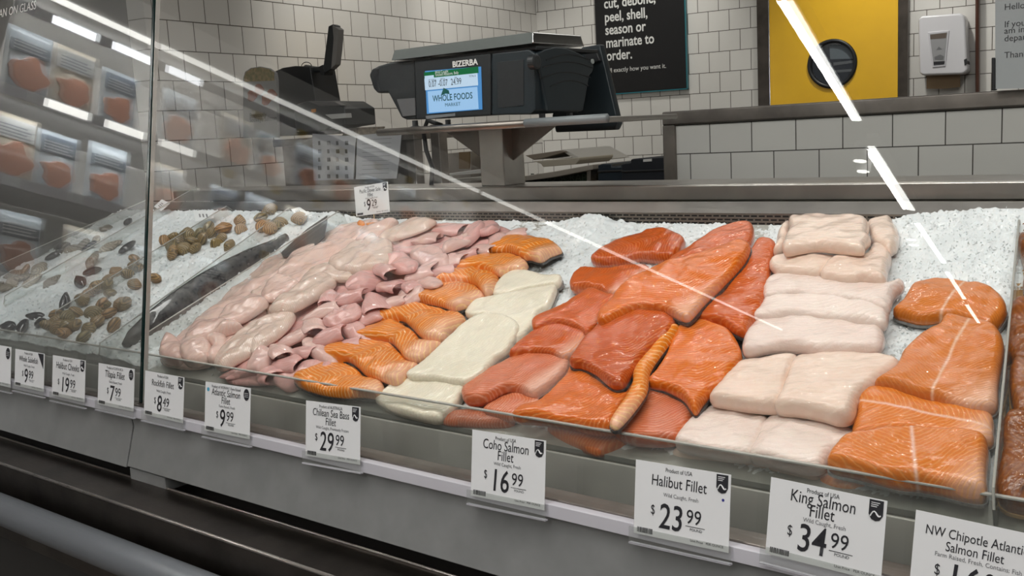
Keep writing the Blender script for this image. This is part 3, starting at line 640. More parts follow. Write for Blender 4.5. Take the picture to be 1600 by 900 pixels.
def price_tag(c, origin, name, how, price, badge_kind, label, dot=None, plane=None, small=False):
    tl, tr, br, bl = c
    p0, n = plane or (TP, GN)
    P = [on(*q, p0, n) for q in (tl, tr, br, bl)]
    X = ((P[1]-P[0])+(P[2]-P[3]))/2; w = X.length; X.normalize(); Yv = ((P[0]-P[3])+(P[1]-P[2]))/2; Yv = Yv - X*Yv.dot(X); h = Yv.length; Yv.normalize()
    N = X.cross(Yv); o = (P[0]+P[1]+P[2]+P[3])/4 - X*w/2 - Yv*h/2
    M = frame(o, X, Yv, N); T = lambda x, y, z=.0009: M @ Matrix.Translation((x*w, y*h, z))
    t = thing('price_tag', label, 'price tag', o+X*w/2, 'white price tags')
    MB().box((0, 0, -.0003), (w, h, .0003), M).build('card', M_WHITE, t)
    s = w
    text('origin_line', origin, s*.055, T(.47, .90), M_INK, t, sx=.8)
    k = len(name); sz = .15 if max(len(q) for q in name) < 15 else (.132 if max(len(q) for q in name) < 18 else .112)
    for i, q in enumerate(name):
        text('fish_name', q, s*sz, T(.47, (.70 if k == 1 else .755)-i*.15), M_INK, t, sx=.76, shear=.06)
    yh = .60 if k == 1 else .555
    text('catch_line', how, s*.052, T(.5, yh-.03), M_GREYINK, t, sx=.9)
    d, c2 = price
    text('dollar_sign', '$', s*.13, T(.40-.082*len(d)-.03, .31), M_INK, t, sx=.7)
    text('price_figures', d, s*.34, T(.40, .145), M_INK, t, sx=.78, shear=.08, bold=.006)
    xc = .405+.070*len(d)+.012
    text('price_cents', c2, s*.19, T(xc, .275), M_INK, t, 'LEFT', .85, .06)
    MB().box(((xc)*w, (.235)*h, .0004), ((xc+.2)*w, .242*h, .0008), M).build('underline', M_INK, t)
    text('unit_word', 'POUND', s*.036, T(xc+.11, .185), M_INK, t)
    if not small:
        m = MB(); x = .04
        while x < .21: q = R.choice((.004, .007, .01)); m.box((x*w, .03*h, .0004), ((x+q)*w, .1*h, .0008), M); x += q+R.choice((.004, .006))
        m.build('barcode', M_INK, t)
        text('unit_price', 'Unit Price   PER OUNCE', s*.033, T(.78, .045), M_INK, t)
    bw = w*.115
    badge(badge_kind, M @ Matrix.Translation((w*(.86), h*.985-bw*1.5, .0004)), bw, t)
    if dot:
        MB().prism([(w*dot[0]+w*dot[3]*math.cos(a*math.pi/8), h*dot[1]+w*dot[3]*math.sin(a*math.pi/8)) for a in range(16)], .0004, .0008, M).build('dot_sticker', dot[2], t)
    if plane is None:
        MB().box((-.006, -.014, .001), (w+.004, h*.085, .0032), M).build('clear_clip', M_ACRYL, t)
        MB().box((-.006, -.0145, -.0035), (w+.004, -.0125, .0032), M).build('clip_foot', M_RAIL, t)
    return t
TG = [
 (((-34,533),(18,543),(16,605),(-37,594)), 'Product of USA', ['Rainbow','Trout'], 'Farm Raised, Fresh', ('9','99'), 'oval', 'white price tag cut by the left edge of the photo'),
 (((25,545),(71,553),(67,612),(22,602)), 'Product of USA', ['Whole Sablefish'], 'Wild Caught, Fresh', ('9','99'), 'corner', 'white price tag reading Whole Sablefish in the rail'),
 (((83,555),(133,563),(133,629),(81,617)), 'Product of USA', ['Halibut Cheeks'], 'Wild Caught, Fresh', ('19','99'), 'shield', 'white price tag reading Halibut Cheeks in the rail'),
 (((155,567),(211,577),(208,643),(152,631)), 'Product of COSTA RICA', ['Tilapia Fillet'], 'Farm Raised, Fresh', ('7','99'), 'oval', 'white price tag reading Tilapia Fillet left of the glass seam'),
 (((229,579),(290,590),(284,661),(223,647)), 'Product of USA', ['Rockfish Fillet'], 'Wild Caught, Fresh', ('8','49'), 'shield', 'white price tag reading Rockfish Fillet right of the glass seam'),
 (((323,596),(394,607),(388,686),(318,672)), 'Product of NORWAY, Farm Raised', ['Atlantic Salmon','Fillet'], 'Farm Raised, Fresh', ('9','99'), 'oval', 'white price tag reading Atlantic Salmon Fillet with a blue dot'),
 (((481,625),(565,637),(561,725),(475,712)), 'Product of AUSTRALIA', ['Chilean Sea Bass','Fillet'], 'Wild Caught, Previously Frozen', ('29','99'), 'shield', 'white price tag reading Chilean Sea Bass Fillet in the rail'),
 (((740,671),(854,689),(850,797),(734,774)), 'Product of USA', ['Coho Salmon','Fillet'], 'Wild Caught, Fresh', ('16','99'), 'shield', 'white price tag reading Coho Salmon Fillet in the rail'),
 (((995,717),(1143,743),(1138,863),(989,833)), 'Product of USA', ['Halibut Fillet'], 'Wild Caught, Fresh', ('23','99'), 'shield', 'white price tag reading Halibut Fillet with a small blue dot'),
 (((1205,743),(1386,785),(1377,908),(1196,866)), 'Product of USA', ['King Salmon','Fillet'], 'Wild Caught, Fresh', ('34','99'), 'shield', 'white price tag reading King Salmon Fillet in the rail'),
 (((1429,794),(1640,843),(1632,982),(1422,930)), '', ['NW Chipotle Atlantic','Salmon Fillet'], 'Farm Raised, Fresh, Contains: Fish', ('16','99'), 'none', 'white price tag reading NW Chipotle Atlantic Salmon Fillet, partly out of frame'),
]
M_BLUE = plain('blue_sticker', (.09, .42, .62), .5); M_NAVY = plain('navy_dot', (.03, .03, .25), .5)
for i, a in enumerate(TG): price_tag(*a, dot=((.07, .85, M_BLUE, .028) if i == 5 else (.93, .66, M_NAVY, .013) if i == 8 else None))
# the tag on a wooden pick in the heap of sole
PD = bedpt(-1.95, .70, .05); PN = Vector((0, -1, .1)).normalized()
dq = price_tag(((552,292),(604,285),(611,330),(558,339)), 'Product of USA', ['Pacific Dover Sole','Fillet'], 'Wild Caught, Fresh', ('9','29'), 'shield', 'white price tag reading Pacific Dover Sole Fillet on a wooden pick', plane=(PD, PN))
a, b = on(583, 332, PD+Vector((0, .002, 0)), PN), on(587, 362, PD+Vector((0, .002, 0)), PN)
MB().tube([a+Vector((0, .001, .01)), b], .0016, 8).build('wooden_pick', plain('pale_wood', (.55, .40, .24), .6), dq)

# ------------------------------------------------------------------ fish materials
def fish(name, base, deep, line, spacing=.006, chev=.6, line_amt=.5, sharp=3.0, rough=.34, bump=.3, mottling=.5, sss=.0, streak=None, wob=.008, fine=420, speck=None, wet=.6):
    q = NT(name).set(Roughness=rough, Coat_Weight=.85, Coat_Roughness=.045)
    q.b.inputs['Specular IOR Level'].default_value = .12
    v = q.coord(); sp = q.n('ShaderNodeSeparateXYZ'); q.l(v, sp.inputs[0])
    n1 = q.noise(v, 26, 3); n2 = q.noise(v, 70, 3)
    y2 = q.math('POWER', q.math('MULTIPLY_ADD', sp.outputs[1], sp.outputs[1], 4e-5), .5)
    xx = q.math('ADD', q.math('MULTIPLY_ADD', y2, chev, sp.outputs[0]), q.math('MULTIPLY_ADD', n1, wob*2, -wob))
    s = q.math('MULTIPLY_ADD', q.math('SINE', q.math('MULTIPLY', xx, 2*math.pi/spacing)), .5, .5)
    s = q.math('POWER', s, sharp)
    oi = q.n('ShaderNodeObjectInfo')
    mot = q.ramp(q.math('ADD', q.math('MULTIPLY', n1, .75), q.math('MULTIPLY', oi.outputs['Random'], .28)), (.3, 0.0), (.3+.55, 1.0))
    c = q.mix(q.math('MULTIPLY', mot, mottling), base, deep)
    if speck:
        n3 = q.noise(v, 34, 2); c = q.mix(q.ramp(n3, (.60, 0.0), (.75, 1.0)), c, speck)
    at = q.n('ShaderNodeAttribute', attribute_name='belly'); bf = at.outputs['Fac']
    c = q.mix(q.math('MULTIPLY', bf, .78), c, tuple(min(1, .35*a_+.65*b_) for a_, b_ in zip(base, (.86, .66, .56))))
    lm = q.math('MULTIPLY', q.math('MULTIPLY', s, q.math('MULTIPLY_ADD', bf, .35, line_amt)), q.math('MULTIPLY_ADD', n2, .9, .35))
    c = q.mix(lm, c, line)
    if streak:
        k = q.math('POWER', 2.718, q.math('MULTIPLY', q.math('MULTIPLY', sp.outputs[1], sp.outputs[1]), -1.0/(2*.0016**2)))
        c = q.mix(q.math('MULTIPLY', k, .75), c, streak)
    q.l(c, q.b.inputs['Base Color'])
    nf = q.noise(v, fine, 2); hb = q.math('ADD', q.math('MULTIPLY', nf, .5), q.math('MULTIPLY_ADD', s, -.4, q.math('MULTIPLY', n2, 1.3)))
    q.bump(hb, bump, .003)
    cbm = q.n('ShaderNodeBump'); cbm.inputs['Strength'].default_value = wet*.75; cbm.inputs['Distance'].default_value = .0015
    q.l(q.math('ADD', q.noise(v, 260, 2, .5), q.math('MULTIPLY', q.noise(v, 80, 2), .8)), cbm.inputs['Height']); q.l(cbm.outputs[0], q.b.inputs['Coat Normal'])
    if sss:
        q.b.inputs['Subsurface Weight'].default_value = sss; q.b.inputs['Subsurface Radius'].default_value = (.02, .008, .005); q.b.inputs['Subsurface Scale'].default_value = .5
    return q.m
F_ATL = fish('atlantic_salmon_flesh', (.80, .225, .010), (.68, .150, .006), (.95, .62, .30), .0100, .7, .80, 7, wet=.7)
F_COHO = fish('coho_salmon_flesh', (.58, .092, .006), (.42, .052, .004), (.78, .27, .08), .0066, .5, .50, 3.0, mottling=.8)
F_COHB = fish('bright_coho_flesh', (.70, .140, .006), (.56, .090, .004), (.88, .37, .12), .0068, .5, .50, 3.0, mottling=.7)
F_COHP = fish('pale_coho_belly_flesh', (.62, .150, .050), (.50, .085, .024), (.84, .44, .30), .0060, .5, .45, 2.5, mottling=.8, wet=1.2)
F_KING = fish('king_salmon_flesh', (.63, .175, .020), (.50, .120, .012), (.76, .36, .14), .0060, .9, .22, 3.0, streak=(.80, .52, .36), mottling=.8)
F_KNG2 = fish('king_salmon_bright_flesh', (.70, .185, .012), (.56, .125, .007), (.88, .44, .15), .0080, .9, .36, 4.0, streak=(.85, .55, .42))
F_CHIP = fish('seasoned_salmon_flesh', (.26, .066, .004), (.10, .024, .002), (.42, .14, .012), .009, .6, .3, 2, mottling=1.0, speck=(.05, .02, .008))
F_BASS = fish('sea_bass_flesh', (.88, .80, .66), (.80, .71, .56), (.68, .59, .45), .007, .3, .3, 2, sss=.08, bump=.3, mottling=.7)
F_HAL = fish('halibut_flesh', (.86, .67, .56), (.74, .51, .41), (.90, .78, .69), .010, .2, .2, 2, mottling=.8, sss=.1, bump=.3)
F_HALW = fish('white_halibut_flesh', (.87, .72, .65), (.76, .56, .50), (.90, .81, .76), .010, .2, .2, 2, mottling=.8, sss=.1, bump=.45, wet=1.0)
F_SOLE = fish('dover_sole_flesh', (.70, .40, .37), (.62, .29, .27), (.78, .54, .50), .006, .2, .25, 2, rough=.28, mottling=.7, sss=.15, bump=.15)
F_SOLP = fish('pale_sole_flesh', (.73, .49, .44), (.66, .37, .34), (.80, .62, .57), .006, .2, .25, 2, rough=.28, mottling=.6, sss=.15, bump=.15)
F_ROCK = fish('rockfish_flesh', (.76, .54, .47), (.70, .42, .37), (.80, .66, .60), .007, .3, .3, 2, rough=.25, mottling=.7, sss=.15, bump=.2)
F_TILA = fish('tilapia_flesh', (.72, .54, .46), (.66, .45, .37), (.78, .66, .58), .005, .8, .5, 2, rough=.26, mottling=.5, sss=.12, bump=.25, streak=(.70, .46, .40))
F_SKIN = speckled('dark_fish_skin', (.035, .035, .04), (.11, .105, .10), 160, .25)
F_SKING = speckled('grey_fish_skin', (.16, .15, .14), (.30, .29, .28), 120, .25)

def smooth_loop(pts, n):
    P = [Vector(p) for p in pts]; m = len(P); out = []
    for i in range(m):
        a, b, c, d = P[i-1], P[i], P[(i+1) % m], P[(i+2) % m]
        for k in range(4):
            t = k/4
            out.append(.5*((2*b)+(c-a)*t+(2*a-5*b+4*c-d)*t*t+(3*b-a-3*c+d)*t**3))
    L = [0]
    for i in range(len(out)): L.append(L[-1]+(out[(i+1) % len(out)]-out[i]).length)
    res = []; j = 0
    for k in range(n):
        s = L[-1]*k/n
        while L[j+1] < s: j += 1
        t = (s-L[j])/max(L[j+1]-L[j], 1e-9); res.append(out[j].lerp(out[(j+1) % len(out)], t))
    return res
SEED = [11]
def fillet(name, pts, mat, label, h0=0.0, T=.02, cat='fish fillet', group=None, axis=(1, 0), tilt=(0, 0), edge=.010, wav=.0022, grid=.0042, skin=None, hump=.0, fall=.45, ridge=None, belly=None):
    """pts: outline in photo pixels, laid on the ice plane; axis: pixel direction across the muscle lines."""
    SEED[0] += 1; sd = SEED[0]*3.17
    hm = h0+T*.55
    q = [Vector(bed(x, y, hm)) for x, y in pts]
    lp = smooth_loop(q, max(48, min(120, int(sum((q[i]-q[i-1]).length for i in range(len(q)))/.005))))
    if sum(lp[i-1].x*lp[i].y-lp[i].x*lp[i-1].y for i in range(len(lp))) < 0: lp.reverse()
    c = sum(lp, Vector((0, 0)))/len(lp)
    mx = sum(p[0] for p in pts)/len(pts); my = sum(p[1] for p in pts)/len(pts)
    a = Vector(bed(mx+axis[0]*10, my+axis[1]*10, hm))-Vector(bed(mx, my, hm)); a.normalize(); b = Vector((-a.y, a.x))
    loc = [Vector(((p-c).dot(a), (p-c).dot(b))) for p in lp]
    n = len(loc); A = np.array([tuple(p) for p in loc])
    B = np.roll(A, -1, 0)
    def dist(P):
        d = np.full(len(P), 1e9)
        for i in range(n):
            ab = B[i]-A[i]; t = np.clip(((P-A[i])@ab)/max(ab@ab, 1e-12), 0, 1); d = np.minimum(d, np.linalg.norm(P-A[i]-t[:, None]*ab, axis=1))
        return d
    lo, hi = A.min(0), A.max(0)
    gx, gy = np.meshgrid(np.arange(lo[0], hi[0], grid), np.arange(lo[1], hi[1], grid*.87)); gx[1::2] += grid/2
    G = np.stack([gx.ravel(), gy.ravel()], 1)
    ins = np.zeros(len(G), bool)
    for i in range(n):
        (x1, y1), (x2, y2) = A[i], B[i]
        cr = ((y1 > G[:, 1]) != (y2 > G[:, 1])); xi = (x2-x1)*(G[:, 1]-y1)/((y2-y1) if abs(y2-y1) > 1e-12 else 1e-12)+x1
        ins ^= cr & (G[:, 0] < xi)
    G = G[ins]; dG = dist(G) if len(G) else np.zeros(0); G = G[dG > .0035]
    nrm = np.stack([-(np.roll(A, -1, 0)-np.roll(A, 1, 0))[:, 1], (np.roll(A, -1, 0)-np.roll(A, 1, 0))[:, 0]], 1); nrm /= np.maximum(np.linalg.norm(nrm, axis=1), 1e-9)[:, None]
    I = A+nrm*.0016; ok = dist(I) > .0012; I = I[ok]
    P0 = [tuple(p) for p in A]+[tuple(p) for p in I]+[tuple(p) for p in G]
    V, _, Fc = geometry.delaunay_2d_cdt([Vector(p) for p in P0], [(i, (i+1) % n) for i in range(n)], [], 1, 1e-6)[:3]
    V2 = np.array([tuple(p) for p in V]); d = dist(V2)
    e = min(edge, max(d.max()*.98, .003))
    f = fall+(1-fall)*np.sqrt(np.clip(1-(1-np.clip(d/e, 0, 1))**2, 0, 1)); f[d < 1e-5] = fall*.8
    span = max(abs(A).max(), .02)
    dm = max(d.max(), 1e-3)
    verts = []
    base = lambda x, y: tilt[0]*((x*a.x+y*b.x))+tilt[1]*((x*a.y+y*b.y))
    for (x, y), ff, dd in zip(V2, f, d):
        w = noise.noise((x*22+sd, y*22, sd))*wav*1.6+noise.noise((x*60+sd, y*60, sd+5))*wav*.5
        z = T*ff+w*min(1, dd/.006)+hump*math.sin(min(1, dd/dm)*math.pi/2)+noise.noise((x*150, y*150, sd))*.0006*min(1, dd/.004)
        if ridge: z -= ridge[1]*math.exp(-((y-ridge[0])/.004)**2)*min(1, dd/.01)
        z = max(z, .0015)
        verts.append((x, y, z+base(x, y)))
    nb = len(verts)
    faces = [tuple(t) for t in Fc]
    # the boundary may gain vertices: collect it from the triangles
    ec = {}
    for t in faces:
        for i in range(len(t)):
            k = (t[i], t[(i+1) % len(t)]); ec[tuple(sorted(k))] = ec.get(tuple(sorted(k)), 0)+1
    bd = [(t[i], t[(i+1) % len(t)]) for t in faces for i in range(len(t)) if ec[tuple(sorted((t[i], t[(i+1) % len(t)])))] == 1]
    mp = {}
    for i, j in bd:
        for k in (i, j):
            if k not in mp:
                mp[k] = len(verts); x, y = V2[k]; verts.append((x*.985, y*.985, base(x, y)))
    for i, j in bd: faces.append((j, i, mp[i], mp[j]))
    cen = len(verts); verts.append((0, 0, base(0, 0)))
    for i, j in bd: faces.append((mp[j], mp[i], cen))
    me = bpy.data.meshes.new(name); me.from_pydata(verts, [], faces); me.update()
    ax = EU*a.x+EV*a.y; ay = EU*b.x+EV*b.y
    M = frame(bedpt(c.x, c.y, h0), ax, ay, EN)
    at = me.attributes.new('belly', 'FLOAT', 'POINT')
    if belly:
        g = Vector(bed(mx+belly[0]*10, my+belly[1]*10, hm))-Vector(bed(mx, my, hm)); g.normalize(); gl = np.array([g.dot(a), g.dot(b)])
        pr = np.array([v_[:2] for v_ in verts])@gl; t = np.clip((pr/pr.max()-.45)/.5, 0, 1); t = t*t*(3-2*t)
        at.data.foreach_set('value', t.astype(np.float32))
    o = link(name, me, mat, None, smooth=True, M=M); PM[o.name] = M
    tag(o, label, cat, group)
    if skin:
        sk = MB(); loop = [V2[i] for i in range(n)]
        s2 = [(x*1.012, y*1.012) for x, y in loop]
        nn = len(s2)
        sk.add([(x, y, base(x, y)+.0035) for x, y in s2]+[(x, y, base(x, y)-.0015) for x, y in s2], [tuple(range(nn)), tuple(range(2*nn-1, nn-1, -1))]+[(i, (i+1) % nn, nn+(i+1) % nn, nn+i) for i in range(nn)])
        so = sk.build('skin', skin, None, M=M); attach(so, o)
    return o

# ------------------------------------------------------------------ ice
M_ICE = NT('crushed_ice').set(Base_Color=(.8, .82, .83), Roughness=.35, Coat_Weight=.4, Coat_Roughness=.15)
_v = M_ICE.coord(); _n = M_ICE.noise(_v, 190, 4, .7); _n2 = M_ICE.noise(_v, 18, 3)
M_ICE.l(M_ICE.mix(M_ICE.ramp(_n2, (.3, 0.0), (.7, 1.0)), (.72, .75, .765), (.84, .86, .87)), M_ICE.b.inputs['Base Color']); M_ICE.bump(_n, .55, .003)
M_ICE.b.inputs['Subsurface Weight'].default_value = .25; M_ICE.b.inputs['Subsurface Radius'].default_value = (.01, .012, .013); M_ICE.b.inputs['Subsurface Scale'].default_value = .6
M_ICE = M_ICE.m
def ice_h(u, v):
    h = -.003
    L = bed(560, 345)[0]; s = max(0, min(1, (L-u)/.12))            # shellfish end: deeper heap
    h += .024*s
    r = max(0, min(1, (u+.72)/.14))*max(0, min(1, (v-.42)/.25)); h += .020*r+ .022*max(0, min(1, (u+.62)/.15))*max(0, min(1, (v-.62)/.1))   # heap behind the king fillets
    m = math.exp(-((u+1.31)/.05)**2)*max(0, min(1, (v-.66)/.08)); h += .026*m
    if v < .05: h -= (.05-v)*.25
    h += noise.noise((u*14, v*14, 0))*.0055+noise.noise((u*45, v*45, 3))*.004+noise.noise((u*120, v*120, 7))*.004+noise.noise((u*230, v*230, 9))*.0045
    return h
def ice_bed():
    u0, u1, v0, v1, st = XL+.02, .30, .006, .765, .0042
    nu, nv = int((u1-u0)/st), int((v1-v0)/st); vs = []; fs = []
    for j in range(nv+1):
        for i in range(nu+1):
            u, v = u0+i*st, v0+j*st
            vs.append(tuple(bedpt(u, v, ice_h(u, v))))
    for j in range(nv):
        for i in range(nu):
            a = j*(nu+1)+i; fs.append((a, a+1, a+nu+2, a+nu+1))
    o = MB().add(vs, fs).build('crushed_ice', M_ICE, smooth=True)
    tag(o, 'white crushed ice filling the sloping counter bed', 'ice', kind='stuff')
    ch = MB(); rr = random.Random(3)
    def chip(u, v, s):
        p = bedpt(u, v, ice_h(u, v)+s*.25)
        ds = [Vector((rr.gauss(0, 1), rr.gauss(0, 1), rr.gauss(0, 1))).normalized()*s*rr.uniform(.5, 1) for _ in range(4)]
        ch.add([tuple(p+d) for d in ds], [(0, 1, 2), (0, 2, 3), (0, 3, 1), (1, 3, 2)])
    zones = [((0, 560), (510, 330), 5200)]
    for _ in range(26000):
        x, y = rr.uniform(-30, 1600), rr.uniform(330, 640)
        ok = (x < 560 and y > 300) or (830 < x < 1240 and y < 480) or (1380 < x < 1595 and y < 600)
        if not ok: continue
        u, v = bed(x, y, .01)
        if .01 < v < .755 and u > XL+.04: chip(u, v, rr.choice((.003, .004, .005, .007)) if x < 560 else rr.choice((.002, .003, .004)))
    o = ch.build('ice_chips', M_ICE); tag(o, 'loose ice chips scattered on the ice bed', 'ice', kind='stuff')
ice_bed()

# ------------------------------------------------------------------ orange salmon column with white fat lines
ATL = [
 ([(459,592),(475,579),(500,566),(520,564),(542,566),(560,577),(572,590),(597,597),(600,612),(590,622),(567,620),(540,622),(505,618),(470,606)], 'frontmost, behind the clear lip', (1,-.3)),
 ([(504,545),(510,537),(530,531),(560,529),(595,530),(612,536),(625,550),(640,565),(655,571),(640,585),(635,597),(620,607),(600,600),(575,590),(560,575),(542,562),(520,562),(504,560)], 'second from the front', (1,-.45)),
 ([(550,527),(575,510),(600,499),(615,496),(632,505),(650,520),(662,535),(692,537),(682,549),(662,566),(647,570),(632,561),(622,546),(607,532),(575,530)], 'third from the front', (1,-.5)),
 ([(585,502),(590,490),(615,477),(640,472),(665,474),(687,480),(712,487),(727,495),(722,507),(705,522),(695,536),(670,537),(655,526),(640,508),(625,497),(605,499)], 'fourth from the front', (1,-.2)),
 ([(641,469),(655,460),(672,448),(689,440),(710,438),(725,438),(738,440),(747,449),(758,464),(740,474),(725,484),(710,488),(692,481),(665,474)], 'fifth from the front', (1,.1)),
 ([(676,446),(689,432),(702,423),(725,420),(747,418),(764,423),(779,431),(778,445),(770,461),(762,467),(755,460),(743,445),(731,439),(710,438),(689,441)], 'sixth from the front', (1,-.2)),
 ([(707,421),(710,413),(729,408),(749,401),(770,396),(794,394),(810,399),(821,408),(825,413),(818,422),(807,425),(794,427),(783,434),(770,429),(755,421),(735,420)], 'seventh from the front', (.3,1)),
 ([(756,393),(765,386),(782,375),(800,366),(815,363),(830,364),(845,371),(860,375),(873,384),(878,391),(873,395),(860,402),(851,411),(843,413),(830,408),(822,408),(810,399),(794,393),(776,393)], 'at the very back on the ice', (.6,-.8)),
]
for i, (p, w, axd) in enumerate(ATL):
    fillet('salmon_fillet', p, F_ATL, 'orange salmon fillet with white fat lines, '+w+(' of its shingled column' if i < 7 else ''), h0=.006, T=.022, axis=axd, tilt=(0, -.16), group='orange salmon fillets shingled in a column', skin=F_SKIN, wav=.004, hump=.006, belly=(1, .55))
# ------------------------------------------------------------------ white sea bass
BASS = [
 ([(770,458),(776,447),(791,432),(809,425),(830,427),(852,432),(876,432),(877,440),(870,446),(849,449),(822,453),(794,462),(773,464)], .002, 'small cream white fillet at the back of the sea bass row'),
 ([(597,615),(617,602),(640,592),(665,591),(695,594),(728,601),(722,618),(712,635),(700,647),(682,656),(650,650),(617,642),(590,630),(587,622)], 0, 'thick cream white fillet pressed against the front lip'),
 ([(727,491),(740,475),(758,468),(794,462),(822,455),(852,450),(870,448),(866,464),(857,482),(845,488),(838,500),(830,515),(815,530),(800,540),(790,520),(765,497),(740,497)], .003, 'cream white fillet second from the back of the sea bass row'),
 ([(636,586),(652,575),(675,555),(700,532),(720,512),(745,497),(770,492),(800,500),(812,514),(795,547),(775,562),(757,582),(732,599),(720,601),(687,596),(660,593),(640,592)], .012, 'largest cream white fillet overlapping the front piece'),
]
for p, h, w in BASS: fillet('sea_bass_fillet', p, F_BASS, w, h0=h, T=.022, axis=(1, .5), edge=.009, fall=.62, group='cream white sea bass fillets', skin=F_SKING if h else None, wav=.002)
# ------------------------------------------------------------------ coho, dark orange-red
COHO = [
 ([(924,404),(940,390),(975,374),(995,369),(1015,360),(1040,360),(1069,372),(1067,385),(1062,395),(1047,404),(1017,404),(997,402),(975,409),(945,412),(927,410)], F_COHO, .002, .024, (1,-.3), 'dark red-orange fillet lying alone on the ice at the back'),
 ([(855,668),(890,664),(930,672),(965,676),(1000,688),(1020,694),(980,694),(950,705),(930,708),(900,697),(870,682)], F_COHB, -.012, .018, (1,0), 'bright orange fillet edge pressed low against the front lip'),
 ([(685,655),(715,642),(745,640),(790,650),(805,656),(790,664),(740,664),(700,662)], F_COHP, -.006, .014, (1,0), 'thin pinkish fillet lying low along the front lip beside the sea bass'),
 ([(755,640),(775,625),(800,615),(830,617),(845,627),(835,638),(812,650),(795,655),(770,650)], F_COHP, .004, .016, (1,0), 'small pale red fillet beneath the pink-lined fillet at the front'),
 ([(1007,612),(1025,605),(1040,606),(1065,618),(1080,635),(1084,650),(1070,672),(1058,688),(1030,692),(990,690),(962,680),(958,670),(980,645),(998,626)], F_COHP, .004, .022, (.3,1), 'brownish wet fillet at the front below the right coho piece'),
 ([(890,445),(895,432),(910,421),(935,422),(960,421),(990,416),(1015,418),(1012,435),(985,455),(955,464),(940,456),(915,453),(895,452)], F_COHO, .004, .024, (1,.2), 'dark red fillet with a pale end poking out under the big top fillet'),
 ([(722,612),(735,600),(757,583),(785,568),(800,560),(835,552),(868,552),(889,562),(887,574),(875,587),(850,608),(830,618),(800,609),(780,614),(760,626),(740,629),(725,626)], F_COHP, .010, .022, (.3,1), 'pink-lined fillet with a white belly edge in the left coho column'),
 ([(798,553),(820,530),(845,515),(875,509),(900,514),(919,525),(907,547),(892,557),(880,561),(860,555),(830,552),(800,559)], F_COHO, .018, .022, (1,.4), 'deep red fillet between the pink-lined and upper left coho pieces'),
 ([(831,504),(840,497),(875,480),(900,465),(922,453),(950,459),(965,466),(942,492),(936,510),(917,526),(900,516),(875,510),(855,510),(835,518)], F_COHO, .022, .024, (.7,.7), 'red-orange fillet at the upper left of the coho pile'),
 ([(801,650),(815,637),(840,630),(862,612),(882,590),(892,570),(910,568),(930,580),(945,598),(962,605),(985,603),(994,600),(990,612),(975,637),(962,668),(950,674),(925,673),(887,664),(837,657),(810,656)], F_COHB, .016, .024, (.4,1), 'wide orange fillet reaching the front lip in the middle of the coho pile'),
 ([(1012,600),(1025,583),(1040,558),(1052,528),(1065,508),(1085,500),(1102,500),(1122,508),(1142,518),(1157,543),(1158,560),(1148,582),(1132,602),(1112,614),(1097,632),(1087,647),(1077,637),(1065,622),(1037,607),(1020,604)], F_COHB, .022, .024, (.25,1), 'wide red-orange fillet on the right side of the coho pile'),
 ([(1182,374),(1200,372),(1212,378),(1208,400),(1203,430),(1200,450),(1195,470),(1188,490),(1175,507),(1166,526),(1150,522),(1125,508),(1100,503),(1072,503),(1085,488),(1110,463),(1135,437),(1155,414),(1172,390)], F_COHO, .022, .022, (.2,1), 'long dark orange fillet running back along the halibut'),
 ([(1047,407),(1075,390),(1100,372),(1125,357),(1150,349),(1172,347),(1178,357),(1176,374),(1162,392),(1125,402),(1085,417),(1060,432),(1040,427)], F_COHO, .020, .022, (.5,1), 'narrow fillet with a white seam at the very back of the pile'),
 ([(890,566),(900,550),(917,527),(940,505),(975,489),(1000,480),(1025,479),(1050,485),(1056,502),(1048,522),(1026,539),(1008,557),(991,579),(983,592),(975,604),(960,607),(947,599),(930,584),(910,574),(895,572)], F_COHO, .036, .022, (.5,1), 'square dark orange fillet on top in the middle of the coho pile'),
 ([(1062,508),(1050,527),(1029,557),(1015,582),(1011,612),(994,640),(974,665),(962,674),(953,664),(973,630),(988,600),(989,582),(1004,557),(1026,533),(1047,510)], F_ATL, .040, .014, (-.5,1), 'narrow bright orange strip with a white edge between two coho fillets'),
 ([(1171,379),(1155,374),(1132,383),(1100,393),(1062,405),(1037,413),(1015,423),(990,438),(975,447),(962,460),(955,470),(935,495),(936,507),(950,506),(980,489),(1007,483),(1032,483),(1052,493),(1065,499),(1078,499),(1101,472),(1121,452),(1133,439),(1151,419),(1167,397)], F_COHB, .046, .024, (.25,1), 'largest orange fillet lying across the top of the coho pile'),
]
for p, mt, h, T, axd, w in COHO: fillet('coho_fillet', p, mt, w, h0=h, T=T, axis=axd, group='coho salmon fillets in the middle pile', skin=F_SKIN if h > .02 else None, wav=.003, hump=.003, tilt=(0, -.03), belly=(1, .4) if any(k in w for k in ('pink-lined', 'largest', 'strip', 'pale end')) else None)
